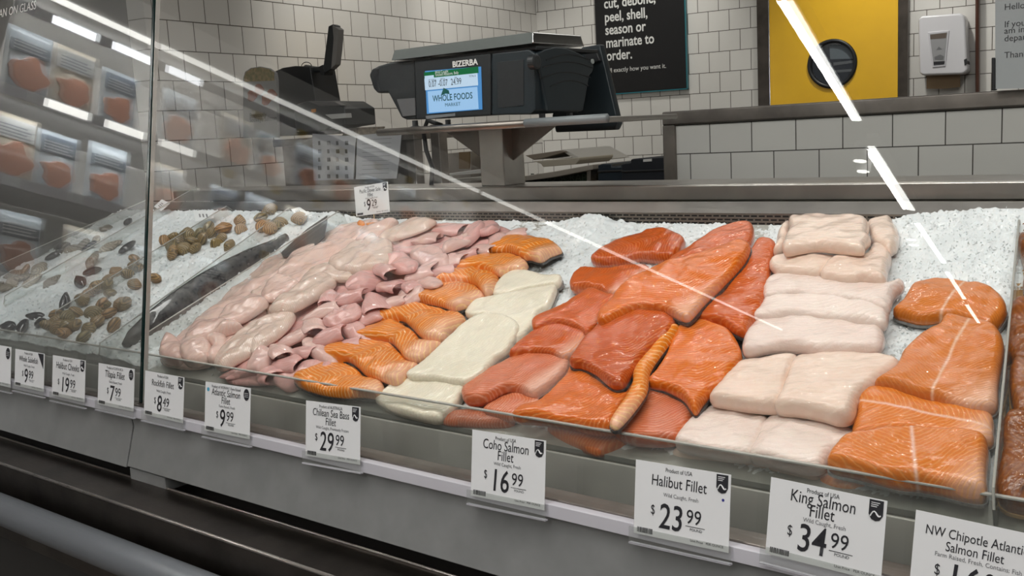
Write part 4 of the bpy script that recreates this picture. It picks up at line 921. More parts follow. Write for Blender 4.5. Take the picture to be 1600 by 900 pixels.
# ------------------------------------------------------------------ halibut
HAL = [
 ([(1050,712),(1065,700),(1120,708),(1180,715),(1240,725),(1282,738),(1278,754),(1240,747),(1180,733),(1120,724),(1075,720)], F_HAL, -.018, .016, 'halibut fillet edge drooping low behind the front lip'),
 ([(1056,692),(1075,660),(1095,640),(1115,630),(1150,638),(1182,645),(1203,652),(1192,680),(1178,716),(1150,720),(1110,714),(1065,704)], F_HALW, .002, .024, 'wet white halibut fillet at the front left corner of its column'),
 ([(1190,662),(1215,646),(1260,653),(1300,663),(1334,666),(1332,690),(1312,702),(1297,717),(1282,738),(1240,737),(1205,727),(1172,718),(1182,690)], F_HALW, .002, .026, 'wet white halibut fillet at the front right beside the king fillets'),
 ([(1110,630),(1125,605),(1140,580),(1160,562),(1200,552),(1242,550),(1247,555),(1237,580),(1230,607),(1220,642),(1180,644),(1140,638)], F_HAL, .018, .026, 'thick pale halibut fillet on the left in the second row'),
 ([(1240,554),(1275,549),(1325,546),(1355,545),(1380,545),(1406,557),(1395,574),(1375,592),(1360,607),(1342,627),(1338,650),(1330,664),(1310,667),(1285,659),(1250,652),(1213,647),(1220,625),(1229,592)], F_HAL, .018, .028, 'thick pale halibut fillet on the right in the second row'),
 ([(1165,525),(1180,499),(1200,493),(1250,493),(1300,498),(1350,505),(1378,510),(1380,541),(1350,550),(1290,554),(1240,548),(1200,550),(1163,559)], F_HALW, .016, .024, 'long pinkish halibut fillet, lowest of three long bands'),
 ([(1180,502),(1188,480),(1200,464),(1250,457),(1300,455),(1360,457),(1387,460),(1389,490),(1382,513),(1340,507),(1290,502),(1240,499)], F_HALW, .018, .024, 'long pinkish halibut fillet, middle of three long bands'),
 ([(1195,471),(1198,436),(1230,427),(1270,430),(1310,441),(1350,444),(1385,444),(1405,434),(1413,440),(1397,460),(1393,478),(1385,491),(1340,482),(1290,472),(1240,467)], F_HALW, .020, .024, 'long pinkish halibut fillet, topmost of three long bands'),
 ([(1212,390),(1215,365),(1225,346),(1235,342),(1236,370),(1230,397),(1210,402)], F_HAL, .014, .024, 'sliver of halibut peeking out left of the topmost square fillet'),
 ([(1353,350),(1357,343),(1375,338),(1392,335),(1396,347),(1401,352),(1405,370),(1403,390),(1397,397),(1390,402),(1373,390),(1360,378)], F_HAL, .016, .022, 'pale halibut fillet behind and right of the topmost square one'),
 ([(1282,434),(1307,402),(1350,398),(1362,377),(1387,380),(1392,397),(1388,415),(1387,433),(1381,446),(1350,444),(1325,447),(1307,444)], F_HAL, .026, .024, 'pale halibut fillet resting on the top band to the right'),
 ([(1202,417),(1206,405),(1225,399),(1245,396),(1275,393),(1308,401),(1301,417),(1283,432),(1270,433),(1240,431),(1215,428)], F_HAL, .028, .022, 'folded pink halibut fillet tucked under the topmost square one'),
 ([(1232,335),(1260,329),(1280,330),(1307,332),(1330,333),(1352,337),(1357,345),(1356,365),(1361,375),(1353,388),(1350,398),(1330,398),(1305,395),(1275,392),(1250,397),(1225,401),(1227,375),(1233,355)], F_HAL, .046, .024, 'square thick halibut fillet on top at the back of its column'),
]
for p, mt, h, T, w in HAL: fillet('halibut_fillet', p, mt, w, h0=h, T=T, axis=(.1, 1), group='pale halibut fillets', edge=.012, fall=.4, wav=.003, hump=.005, tilt=(0, -.14))
# ------------------------------------------------------------------ king salmon
KING = [
 ([(1280,745),(1297,718),(1340,724),(1400,735),(1470,748),(1540,756),(1539,772),(1512,773),(1475,764),(1437,757),(1400,756),(1330,766),(1290,758)], F_KNG2, -.016, .016, (1,0), 'king salmon fillet edge showing under the front lip'),
 ([(1395,487),(1412,470),(1425,448),(1437,444),(1475,440),(1512,444),(1534,448),(1560,460),(1573,478),(1570,493),(1552,512),(1525,510),(1500,500),(1475,497),(1440,500),(1415,495)], F_KING, .006, .026, (.6,-.8), 'orange king fillet at the back of the right column'),
 ([(1340,628),(1350,610),(1375,608),(1400,611),(1420,619),(1450,629),(1487,636),(1525,642),(1550,649),(1553,672),(1548,692),(1510,692),(1450,684),(1380,682),(1335,687),(1332,665),(1338,645)], F_KNG2, .010, .026, (1,.2), 'reddish king fillet between the front and the broad one'),
 ([(1477,497),(1500,498),(1520,502),(1550,510),(1562,520),(1569,537),(1567,560),(1560,600),(1557,636),(1525,642),(1487,636),(1450,623),(1412,613),(1367,603),(1375,595),(1400,575),(1412,550),(1437,527),(1465,512)], F_KING, .022, .026, (-.5,1), 'broad brown-orange king fillet with a pale belly corner'),
 ([(1292,724),(1312,695),(1332,684),(1360,680),(1390,676),(1425,675),(1475,676),(1515,679),(1538,685),(1545,700),(1542,739),(1540,772),(1512,773),(1475,764),(1437,757),(1400,753),(1340,738)], F_KNG2, .016, .032, (.1, 1), 'bright orange king fillet with white lines at the front'),
]
for p, mt, h, T, axd, w in KING: fillet('king_salmon_fillet', p, mt, w, h0=h, T=T, axis=axd, group='king salmon fillets at the right', skin=F_SKING, wav=.003, hump=.004, belly=(1, .5) if ('pale belly' in w or 'front' in w) else None)
# pale patch: belly membrane on the broad fillet is its own part
# ------------------------------------------------------------------ seasoned salmon at the right edge
F_TAN = plain('tan_seasoned_edge', (.52, .30, .11), .5)
CHIP = [
 ([(1598,338),(1640,330),(1760,350),(1760,470),(1610,470),(1600,420),(1590,380)], 'seasoned brown salmon piece at the back right edge'),
 ([(1580,482),(1610,474),(1760,490),(1760,585),(1640,575),(1580,560),(1576,520)], 'seasoned brown salmon piece, second from back at right edge'),
 ([(1582,566),(1640,570),(1760,590),(1760,680),(1620,660),(1582,640)], 'seasoned brown salmon piece, third from back at right edge'),
 ([(1567,700),(1573,652),(1640,660),(1760,690),(1760,830),(1640,800),(1560,778)], 'seasoned brown salmon piece nearest the front at right edge'),
]
for p, w in CHIP: fillet('seasoned_salmon', p, F_CHIP, w, h0=.008, T=.03, axis=(1, 0), group='seasoned salmon pieces at the right edge', skin=F_TAN, wav=.005, grid=.007)
plk = MB(); (ua, va), (ub, vb) = bed(1570, 790, .0), bed(1596, 330, .0)
plk.add([tuple(bedpt(u, v, h)) for h in (-.012, .006) for (u, v) in ((ua, va-.01), (ua+.3, va-.01), (ub+.35, vb), (ub, vb))], [(0,3,2,1),(4,5,6,7),(0,1,5,4),(1,2,6,5),(2,3,7,6),(3,0,4,7)])
tag(plk.build('wooden_plank', speckled('cedar_plank', (.42, .25, .10), (.32, .17, .06), 20, .6, stretch=(12, 1, 1)), bevel=.002), 'pale wooden plank under the seasoned salmon at the right edge', 'plank')

# ------------------------------------------------------------------ heap of pink fillets: rockfish, tilapia, folded sole
def pile_h(x, y):
    """height of the heap above the ice under photo point (x, y)"""
    c = 560-(y-345)*1.15
    return max(0, .026*(1-abs((x-c)/230)**2))
FL = [  # underlying flat fillets first
 ('rockfish_fillet', [(250,556),(300,505),(380,440),(430,400),(470,400),(430,470),(370,540),(320,572),(270,572)], F_ROCK, 0, .016, 'broad pale fillet buried under the rockfish pile at left'),
 ('sole_fillet', [(350,588),(420,520),(500,450),(560,420),(600,430),(560,490),(500,550),(460,590),(400,600)], F_SOLE, 0, .014, 'broad pink fillet buried under the sole pile at the front'),
 ('sole_fillet', [(500,455),(560,400),(630,360),(720,350),(800,360),(760,395),(690,430),(610,470),(540,500)], F_SOLE, 0, .016, 'broad pink fillet buried under the sole pile at the back'),
 ('tilapia_fillet', [(390,450),(450,400),(520,360),(590,346),(620,360),(560,410),(480,470),(420,490)], F_TILA, 0, .018, 'broad pale fillet buried under the ribbed fillets'),
 ('rockfish_fillet', [(432,432),(447,405),(465,392),(505,380),(550,375),(562,382),(530,402),(500,419),(470,442),(450,447)], F_ROCK, .018, .020, 'wide pink rockfish fillet in the middle left of the heap'),
 ('rockfish_fillet', [(505,379),(520,367),(550,353),(575,343),(592,345),(575,365),(555,379),(525,387)], F_ROCK, .020, .016, 'pink rockfish fillet below the tag on the wooden pick'),
 ('rockfish_fillet', [(552,369),(580,352),(612,344),(622,346),(600,366),(580,377),(560,381)], F_ROCK, .024, .014, 'narrow pale fillet right behind the ribbed fillets'),
 ('tilapia_fillet', [(590,370),(612,357),(640,344),(665,340),(682,345),(662,358),(635,368),(610,374)], F_TILA, .028, .014, 'long pale fillet arching at the back of the heap'),
 ('tilapia_fillet', [(512,412),(550,385),(590,374),(610,376),(613,386),(611,402),(595,417),(560,424),(530,422)], F_TILA, .036, .020, 'ribbed tilapia fillet, uppermost of the ribbed ones'),
 ('tilapia_fillet', [(540,403),(560,383),(580,366),(589,368),(586,382),(566,397),(550,404)], F_TILA, .040, .012, 'slim tail end draped behind the uppermost ribbed fillet'),
 ('tilapia_fillet', [(464,446),(480,424),(500,413),(518,411),(552,428),(546,437),(520,438),(500,434),(485,444)], F_TILA, .030, .014, 'thin tilapia fillet below the uppermost ribbed one'),
 ('tilapia_fillet', [(420,486),(438,466),(460,451),(480,439),(510,427),(524,436),(519,446),(500,460),(480,472),(460,482),(440,488)], F_TILA, .034, .020, 'thick grey-pink tilapia fillet in the centre of the heap'),
 ('tilapia_fillet', [(380,530),(400,507),(425,494),(450,486),(461,490),(456,503),(438,522),(412,539),(393,550)], F_TILA, .024, .016, 'pale tilapia fillet with fine lines left of the folded sole'),
 ('tilapia_fillet', [(333,566),(350,540),(380,517),(410,498),(450,483),(458,489),(432,525),(402,546),(370,564),(345,576)], F_TILA, .018, .018, 'long tilapia fillet with a rosy seam reaching the front lip'),
 ('rockfish_fillet', [(340,500),(352,482),(380,470),(410,462),(418,472),(395,490),(370,503),(350,508)], F_ROCK, .022, .020, 'plump rockfish fillet above the lumpy front pieces'),
 ('rockfish_fillet', [(288,530),(305,508),(335,500),(362,500),(378,508),(350,520),(320,530),(305,545)], F_ROCK, .018, .024, 'curved glossy rockfish fillet near the dark whole fish'),
 ('rockfish_fillet', [(248,552),(258,528),(272,524),(284,536),(290,556),(280,566),(258,564)], F_ROCK, .008, .024, 'upright pale rockfish lump at the front left corner of the heap'),
 ('rockfish_fillet', [(280,548),(296,528),(318,526),(330,538),(326,556),(306,566),(288,564)], F_ROCK, .014, .028, 'round shiny rockfish lump at the front of the heap'),
 ('rockfish_fillet', [(312,524),(335,515),(352,522),(350,545),(335,562),(322,560),(330,540)], F_ROCK, .016, .018, 'small curled rockfish fillet beside the round shiny lump'),
 ('rockfish_fillet', [(408,455),(425,436),(445,430),(468,440),(455,452),(430,466),(412,468)], F_ROCK, .026, .016, 'short rosy rockfish fillet left of the grey-pink one'),
]
for nm, p, mt, h, T, w in FL:
    fillet(nm, p, mt, w, h0=h, T=T, axis=(.75, -.62) if nm == 'tilapia_fillet' else (1, .2), edge=.014, fall=.25, wav=.0045, hump=.006, group='pale and pink fillets heaped at the left', grid=.005)

def folded(scale, seed, nt=24, nw=14):
    """a thin fish fillet folded over itself into a soft loop, open at one end"""
    r = random.Random(seed); w0 = r.uniform(.030, .042)*scale; r0 = r.uniform(.013, .017)*scale; flat = r.uniform(.5, .8)
    tail, curl = r.uniform(.012, .03)*scale, r.uniform(.5, 1.5); lean = r.uniform(-.3, .3)
    mid = []
    for k in range(nt):
        t = k/(nt-1)
        if t < .25:
            s = t/.25; mid.append((-r0*1.25-tail*(1-s), .002+r0*.25*s*s))
        else:
            s = (t-.25)/.75; a = math.pi*.92-s*(math.pi*.95+curl); mid.append((r0*1.25*math.cos(a)*(1-.25*s), r0*.35+r0*flat*math.sin(a)*(1-.2*s)+.25*r0*s))
    for it in range(3): mid = [mid[0]]+[((mid[i-1][0]+2*mid[i][0]+mid[i+1][0])/4, (mid[i-1][1]+2*mid[i][1]+mid[i+1][1])/4) for i in range(1, nt-1)]+[mid[-1]]
    vs = []
    for side in (1, -1):
        for k in range(nt):
            t = k/(nt-1); p = mid[k]; q0, q1 = mid[max(k-1, 0)], mid[min(k+1, nt-1)]
            tx, tz = q1[0]-q0[0], q1[1]-q0[1]; L = math.hypot(tx, tz) or 1; nx, nz = -tz/L, tx/L
            wk = w0*(.45+.55*math.sqrt(max(0, 1-abs(2*t-1.05)**3)))*(1+.18*noise.noise((t*3, seed, 0)))
            thk = .0042*scale*(.45+.55*math.sqrt(max(0, 1-abs(2*t-1)**4)))
            for j in range(nw):
                s = j/(nw-1)*2-1; edge = math.sqrt(max(0, 1-s**4)); o = side*thk*edge
                k2 = 1-.38*max(0, -s)**1.5+.12*max(0, s)                     # narrower at the closed end, flaring at the open one
                d1, d2 = noise.noise((t*3+seed, s*1.3, 2)), noise.noise((t*3+seed, s*1.3, 8))
                vs.append(((p[0]+nx*o)*k2+.005*scale*d1+lean*s*.012*scale, s*wk+.006*scale*noise.noise((t*3, seed, 5)), max(.0006, (p[1]+nz*o)*k2+.004*scale*d2)))
    N = nt*nw; fs = []
    for k in range(nt-1):
        for j in range(nw-1):
            a = k*nw+j; fs.append((a, a+1, a+nw+1, a+nw)); fs.append((N+a, N+a+nw, N+a+nw+1, N+a+1))
    rim = [j for j in range(nw)]+[k*nw+nw-1 for k in range(1, nt)]+[(nt-1)*nw+j for j in range(nw-2, -1, -1)]+[k*nw for k in range(nt-2, 0, -1)]
    for i in range(len(rim)):
        a, b = rim[i], rim[(i+1) % len(rim)]; fs.append((b, a, N+a, N+b))
    me = bpy.data.meshes.new('folded_sole'); me.from_pydata(vs, [], fs); me.update(); return me
SOLE = [  # x, y, heading in degrees, size, height
 (776,372,150,1.0,.010),(736,364,200,1.0,.018),(700,356,170,1.05,.022),(752,386,20,.95,.014),(716,378,190,1.0,.022),(690,386,160,1.0,.024),(664,372,200,1.0,.026),
 (640,388,10,1.0,.032),(672,402,185,1.05,.028),(704,402,30,.95,.020),(728,396,170,.9,.016),(628,412,165,1.05,.034),(655,424,190,1.0,.028),(688,420,20,1.0,.020),
 (598,420,175,1.05,.036),(570,440,190,1.0,.034),(604,444,15,1.0,.030),(640,446,170,1.0,.022),(668,440,200,.9,.016),(545,462,185,1.0,.032),(580,470,160,1.05,.026),
 (614,468,190,.95,.018),(640,464,20,.9,.012),(510,462,170,.9,.034),(500,486,190,1.0,.030),(535,492,175,1.1,.028),(572,494,195,.95,.016),(485,506,165,1.0,.030),
 (512,524,180,1.15,.024),(552,512,190,1.0,.016),(455,526,20,1.0,.028),(470,546,170,1.0,.022),(500,548,190,.95,.014),(432,546,175,1.0,.024),(445,566,200,1.05,.016),
 (478,572,165,1.0,.010),(408,562,10,.95,.018),(418,582,180,1.05,.008),(388,578,190,1.0,.006),(452,588,170,.95,.002),(365,580,175,.9,.004),(536,538,190,.9,.010),
 (800,364,190,.85,.008),(760,356,170,.85,.014),(596,398,170,.8,.036)]
protos = [folded(1.0, s) for s in range(9)]
for me in protos:
    me.materials.append(F_SOLE); me.polygons.foreach_set('use_smooth', [True]*len(me.polygons))
protosB = [m.copy() for m in protos]
for me in protosB: me.materials.clear(); me.materials.append(F_SOLP)
for i, (x, y, ang, s, h) in enumerate(SOLE):
    if i % 7 in (1, 4):                                   # some lie folded flat, like petals
        a0 = math.radians(R.uniform(-50, 25)); aa, bb = 29*s*R.uniform(.85, 1.15), 14*s*R.uniform(.85, 1.2); pp = []
        for k in range(12):
            t = k*math.pi/6; q = 1+.22*noise.noise((math.cos(t)*1.3+i, math.sin(t)*1.3, 4)); ex, ey = aa*math.cos(t)*q, bb*math.sin(t)*q
            pp.append((x+ex*math.cos(a0)-ey*math.sin(a0), y+ex*math.sin(a0)+ey*math.cos(a0)))
        fillet('folded_sole', pp, F_SOLE if i % 2 else F_SOLP, 'pink sole fillet folded over itself in the heap left of the orange salmon', h0=h+.004, T=.013, group='folded pink sole fillets', edge=.012, fall=.2, wav=.007, hump=.005, grid=.005, tilt=(R.uniform(-.25, .25), R.uniform(-.3, .1)))
        continue
    me = (protos if i % 3 else protosB)[i % 9]
    o = bpy.data.objects.new('folded_sole', me); COL.objects.link(o)
    u, v = bed(x, y, h+.015); a = math.radians((ang if ang > 90 else ang+180)+90+R.uniform(-42, 42)); tl = R.uniform(-.25, .25)
    ax = EU*math.cos(a)+EV*math.sin(a); ay = EU*-math.sin(a)+EV*math.cos(a); n = (EN+ax*tl).normalized(); ax = (ax-n*ax.dot(n)).normalized(); ay = n.cross(ax)
    o.matrix_world = frame(bedpt(u, v, h), ax*s*1.12, ay*s*1.12*R.uniform(.9, 1.15), n*s*1.05)
    md = o.modifiers.new('smooth', 'SUBSURF'); md.levels = 1; md.render_levels = 1
    tag(o, 'pink sole fillet folded over itself in the heap left of the orange salmon', 'fish fillet', 'folded pink sole fillets')

# small orange bits of fish behind the tag on the pick
for i, p in enumerate(([(558,349),(562,345),(569,346),(570,352),(560,353)], [(572,350),(585,348),(596,349),(594,354),(576,355)])):
    fillet('salmon_scrap', p, F_ATL, ('small' if i == 0 else 'wider')+' orange scrap of fish at the foot of the wooden pick, '+('left' if i == 0 else 'right')+' one', h0=.030, T=.012, grid=.005, cat='fish')

# ------------------------------------------------------------------ whole dark fish
def whole_fish():
    pts = [(192,540,.006),(208,530,.024),(238,510,.036),(280,480,.042),(320,452,.042),(360,426,.038),(395,404,.030),(425,386,.019),(448,370,.011)]
    P = []; rad = []
    for x, y, r in pts:
        u, v = bed(x, y, .028); P.append(bedpt(u, v, .028)); rad.append(r)
    t = thing('whole_sablefish', 'whole dark grey fish lying on ice between two clear dividers', 'whole fish', P[4])
    # refine the spine
    Q, rr = [], []
    for i in range(len(P)-1):
        for k in range(4):
            s = k/4; Q.append(P[i].lerp(P[i+1], s)); rr.append(rad[i]*(1-s)+rad[i+1]*s)
    Q.append(P[-1]); rr.append(rad[-1]); n = len(Q); seg = 18; m = MB(); vs = []; fs = []
    for i in range(n):
        d = (Q[min(i+1, n-1)]-Q[max(i-1, 0)]).normalized(); side = d.cross(EN).normalized()
        for k in range(seg):
            a = 2*math.pi*k/seg; vs.append(tuple(Q[i]+side*math.cos(a)*rr[i]*.8+EN*math.sin(a)*rr[i]))
    for i in range(n-1):
        for k in range(seg): fs.append((i*seg+k, i*seg+(k+1) % seg, (i+1)*seg+(k+1) % seg, (i+1)*seg+k))
    fs += [tuple(range(seg-1, -1, -1)), tuple(range((n-1)*seg, n*seg))]
    q = NT('dark_sablefish_skin').set(Roughness=.2, Coat_Weight=.6, Coat_Roughness=.06); v = q.coord(); nn = q.noise(v, 55, 4); n2 = q.noise(v, 500, 2)
    q.l(q.mix(q.ramp(nn, (.35, 0.0), (.7, 1.0)), (.022, .022, .025), (.11, .105, .10)), q.b.inputs['Base Color']); q.bump(n2, .5, .002)
    m.add(vs, fs).build('body', q.m, t, smooth=True)
    u, v = zip(*[bed(x, y, .04) for x, y in ((436,388),(452,377),(480,356),(512,338),(513,352),(508,372),(488,388),(462,398),(440,396))])
    MB().slab([bedpt(a, b, .024+.022*min(1, max(0, i_/4 if i_ < 5 else (9-i_)/5))) for i_, (a, b) in enumerate(zip(u, v))], EN*.003).build('tail_fin', speckled('brown_fin', (.05, .042, .040), (.085, .07, .065), 60, .35), t)
    u, v = zip(*[bed(x, y, .05) for x, y in ((300,452),(318,432),(340,424),(345,430))])
    MB().slab([bedpt(a, b, .05) for a, b in zip(u, v)], EN*.003).build('dorsal_fin', M_BLACK, t)
    e = Q[3]+EN*rr[3]*.8
    MB().lathe([(0, 0), (.004, 0), (.003, .002), (0, .0025)], frame(e, EU, EV, EN), 12).build('eye', M_BLACK, t)
whole_fish()

# ------------------------------------------------------------------ shellfish on ice
def shellmat(name, c1, c2, c3, sc):
    q = NT(name).set(Roughness=.38, Coat_Weight=.3, Coat_Roughness=.1); v = q.coord((1, 1, 0), (0, .014, 0)); d = q.n('ShaderNodeVectorMath', operation='LENGTH'); q.l(v, d.inputs[0])
    n = q.noise(q.coord(), 60, 3); w = q.math('SINE', q.math('MULTIPLY_ADD', d.outputs['Value'], sc, q.math('MULTIPLY', n, 4.0)))
    oi = q.n('ShaderNodeObjectInfo')
    b = q.mix(oi.outputs['Random'], c1, c2)
    q.l(q.mix(q.math('MULTIPLY_ADD', w, .42, .38), b, c3), q.b.inputs['Base Color']); q.bump(w, .3, .0015); return q.m
S_CLAM = shellmat('tan_green_shell', (.50, .27, .11), (.27, .215, .09), (.045, .034, .02), 1150)
S_OYST = shellmat('rough_oyster_shell', (.44, .37, .28), (.24, .215, .18), (.12, .10, .08), 900)
S_MUSS = plain('blue_black_shell', (.010, .012, .022), .14, Coat_Weight=.5)
def shell(name, L, Wd, H, pinch, rough, seed):
    """two cupped valves meeting at a rim, hinge at -y"""
    vs = []; fs = []; nr, ns = 7, 20
    for side in (1, -1):
        o = len(vs)
        for i in range(nr+1):
            r = i/nr
            for k in range(ns):
                a = 2*math.pi*k/ns; c, s = math.cos(a), math.sin(a)
                wx = Wd*(1-pinch*max(0, -s)**1.5)
                k2 = 1+rough*noise.noise((c*1.6+seed, s*1.6, seed))
                z = H*math.sqrt(max(0, 1-r*r))*(1+rough*noise.noise((c*r*3, s*r*3, seed+4*side)))
                vs.append((c*r*wx*k2, s*r*L*k2, side*(z*.5+.0004)))
        for i in range(nr):
            for k in range(ns):
                a, b, c2, d = o+i*ns+k, o+i*ns+(k+1) % ns, o+(i+1)*ns+(k+1) % ns, o+(i+1)*ns+k
                fs.append((a, b, c2, d) if side > 0 else (a, d, c2, b))
    n1 = (nr+1)*ns
    for k in range(ns): fs.append((nr*ns+k, nr*ns+(k+1) % ns, n1+nr*ns+(k+1) % ns, n1+nr*ns+k))
    me = bpy.data.meshes.new(name); me.from_pydata(vs, [], fs); me.update()
    me.polygons.foreach_set('use_smooth', [True]*len(me.polygons)); return me
clamM = [shell('clam', .021, .025, .028, .55, .06, s) for s in range(4)]
for m_ in clamM: m_.materials.append(S_CLAM)
oyM = [shell('oyster', .036, .024, .02, .45, .35, s) for s in range(5)]
for m_ in oyM: m_.materials.append(S_OYST)
muM = [shell('mussel', .034, .017, .020, .6, .04, s) for s in range(2)]
for m_ in muM: m_.materials.append(S_MUSS)
def put(me, name, x, y, label, cat, group, lift, s=1.0, up=.35):
    o = bpy.data.objects.new(name, me); COL.objects.link(o)
    u, v = bed(x, y, .03); a = R.uniform(0, 6.28); n = (EN+EU*R.gauss(0, up)+EV*R.gauss(-.15, up)).normalized()
    ax = (EU*math.cos(a)+EV*math.sin(a)); ax = (ax-n*ax.dot(n)).normalized(); ay = n.cross(ax)
    o.matrix_world = frame(bedpt(u, v, ice_h(u, v)+lift), ax*s, ay*s, n*s); tag(o, label, cat, group)
C1 = [(325,355),(331,366),(352,362),(270,370),(286,369),(258,377),(278,378),(268,386),(271,397),(287,390),(302,380),(318,376),(336,378),(306,389),(376,348),(377,358),(358,384),(296,370),(345,372),(312,366)]
C2 = [(416,331),(424,330),(409,343),(418,350),(430,354),(424,360),(436,350),(412,356),(470,347)]
C3 = [(96,504),(88,492),(108,498),(120,489),(118,510),(78,514),(100,520),(86,503),(160,477),(169,488),(189,476),(152,503),(138,514),(131,528),(180,511),(145,489),(130,470),(152,451),(136,461),(195,476),(106,510),(92,514)]
C4 = [(154,449),(168,438),(170,449),(181,425),(214,418),(212,447),(172,458),(140,460),(132,473),(162,477),(186,476),(200,430),(210,404),(244,437)]
def shells(C, lab, grp):
    for i, (x, y) in enumerate(C): put(clamM[i % 4], 'clam', x, y, lab, 'clam', grp, .008+.004*(i % 3), R.uniform(.85, 1.1), .8)
shells(C1, 'tan and green clam in the cluster just right of the glass seam', 'clams right of the seam')
shells(C2, 'brown clam in the small cluster at the back behind a clear divider', 'clams at the back')
shells(C3, 'tan and green clam in the front cluster left of the glass seam', 'clams at the front left')
shells(C4, 'tan and green clam scattered on ice left of the seam, behind the front cluster', 'clams in the middle left')
for i, (x, y) in enumerate([(40,422),(24,430),(60,422),(8,448),(114,387),(150,374),(130,384),(172,386),(80,441),(48,439),(146,410),(36,433),(166,355),(-8,452),(20,442)]):
    put(oyM[i % 5], 'oyster', x, y, 'rough grey-brown oyster on the ice at the far left', 'oyster', 'oysters at the far left', .008, R.uniform(.85, 1.1), .3)
for i, (x, y) in enumerate([(144,423),(126,442),(102,474),(54,492),(12,510),(36,512),(98,386),(140,386),(200,388),(200,347),(84,398),(64,505)]):
    put(muM[i % 2], 'mussel', x, y, 'glossy blue-black mussel on the ice left of the glass seam', 'mussel', 'black mussels', .010, R.uniform(.9, 1.15), .2)
# small white tags lying in the ice at the back
for i, (c, lab) in enumerate(((((241,323),(253,312),(266,318),(252,330)), 'white tag half sunk in the ice beside the glass seam'), (((302,330),(332,330),(334,341),(306,347)), 'white tag lying flat on the ice between two clear dividers'), (((455,328),(468,324),(485,335),(466,340)), 'white tag lying in the ice at the back behind the brown clams'))):
    P = [bedpt(*bed(*p, .045), .045) for p in c]
    t = thing('ice_tag', lab, 'price tag', P[0]); MB().slab(P, EN*.0015).build('card', M_WHITE, t)
    o_, X_ = P[0], (P[1]-P[0]).normalized(); Y_ = EN.cross(X_)
    m = MB()
    for k in range(3): m.slab([P[0].lerp(P[1], .25+.18*k)+(P[3]-P[0])*.3+EN*.0016, P[0].lerp(P[1], .33+.18*k)+(P[3]-P[0])*.3+EN*.0016, P[0].lerp(P[1], .33+.18*k)+(P[3]-P[0])*.6+EN*.0016, P[0].lerp(P[1], .25+.18*k)+(P[3]-P[0])*.6+EN*.0016], EN*.0003)
    m.build('print', M_GREYINK, t)

# ------------------------------------------------------------------ refrigerated case across the aisle: seen only mirrored in the counter glass
CE = Vector((-.145, -.989, 0)).normalized(); CN = Vector((.989, -.145, 0)).normalized(); CP = Vector((-3.3, .44, 0))
MC = frame(CP, CE, ZZ, CN)       # x along the case, y up, z towards the aisle
M_CASE = plain('grey_case_liner', (.50, .48, .45), .6); M_SHELF = plain('pale_shelf', (.55, .54, .52), .4)
def case(s0, s1, label, lit):
    c = thing('open_cooler', label, 'refrigerated case', MC @ Vector(((s0+s1)/2, 0, -.3)))
    def pt(name, m, mat, par=c): o = m.build(name, mat, M=MC); attach(o, par); return o
    pt('back_wall', MB().box((s0, .2, -.62), (s1, 2.2, -.58)), M_CASE)
    pt('base', MB().box((s0, .0, -.62), (s1, .55, .06)), M_GREY)
    pt('canopy', MB().box((s0, 2.08, -.62), (s1, 2.2, .0)), M_SHELF)
    pt('canopy_lip', MB().box((s0, 2.066, -.006), (s1, 2.082, .01)), M_LIGHT2)
    pt('end_panel', MB().prism([(-.6, .2), (-.02, .2), (.0, 1.3), (-.04, 1.75), (-.005, 2.05), (-.02, 2.2), (-.6, 2.2)], s0-.02, s0, frame((0, 0, 0), (0, 0, 1), (0, 1, 0), (1, 0, 0))) if lit else MB().box((s0-.02, .2, -.6), (s0, 2.2, 0)), M_CASE)
    pt('end_panel', MB().box((s1, .2, -.6), (s1+.02, 2.2, -.01)), M_CASE)
    for k, z in enumerate((2.005, 1.735, 1.455, 1.15)):
        if k:
            pt('shelf', MB().box((s0, z-.012, -.55), (s1, z+.002, -.005)), M_SHELF)
        pt('price_strip', MB().box((s0, z-.016, -.004), (s1, z+.018, .004)), M_WHITEP)
        if lit and k < 2:
            m = MB(); x = (-.42, -.395)[k]
            while x < .17: m.box((x, z-.012, .004), (x+.165, z+.014, .008)); x += .235
            pt('price_channel_glow', m, M_LIGHT if k == 0 else M_LIGHT2)  # glow stands in for light reflected by the clear price channels
        m = MB(); x = s0+(.065 if k != 1 else .09)
        while x < s1-.1: m.box((x, z-.014, .004), (x+.06, z+.016, .007)); x += .235
        pt('shelf_label', m, M_WHITE)
        if k in (0, 1, 2):
            m = MB(); x = s0+(1.05 if k == 0 else .95)
            while x < s1-.1: m.box((x, z-.045, .0075), (x+.06, z-.012, .009)); x += .27
            pt('yellow_tag', m, plain('yellow_tag', (.75, .52, .06), .5))
    return c
case(-.55, 2.26, 'open cooler of packed salmon across the aisle, mirrored in the glass', True)
case(2.30, 9.0, 'second open cooler further down the aisle, mirrored in the glass', False)
for zc, en_ in ((2.05, 60), (1.72, 24), (1.44, 3)):
    l = lamp('cooler_lamp', 'AREA', (0, 0, 0), en_, (.96, .98, 1), None, shape='RECTANGLE', size=2.7, size_y=.03)
    l.matrix_world = frame(MC @ Vector((.85, zc-.03, -.012)), CE, (CN*.55+ZZ*.8).normalized().cross(CE), (CN*.55+ZZ*.8).normalized())
M_POUCH = plain('clear_blue_pouch', (.50, .56, .60), .15, Coat_Weight=.8); M_POUCHW = plain('cream_pouch', (.60, .54, .44), .2, Coat_Weight=.6)
M_SAL = plain('packed_salmon', (.40, .165, .095), .2, Coat_Weight=.7); M_LAB = plain('slate_label', (.05, .065, .085), .3); M_LAB2 = plain('white_label', (.6, .6, .58), .35)
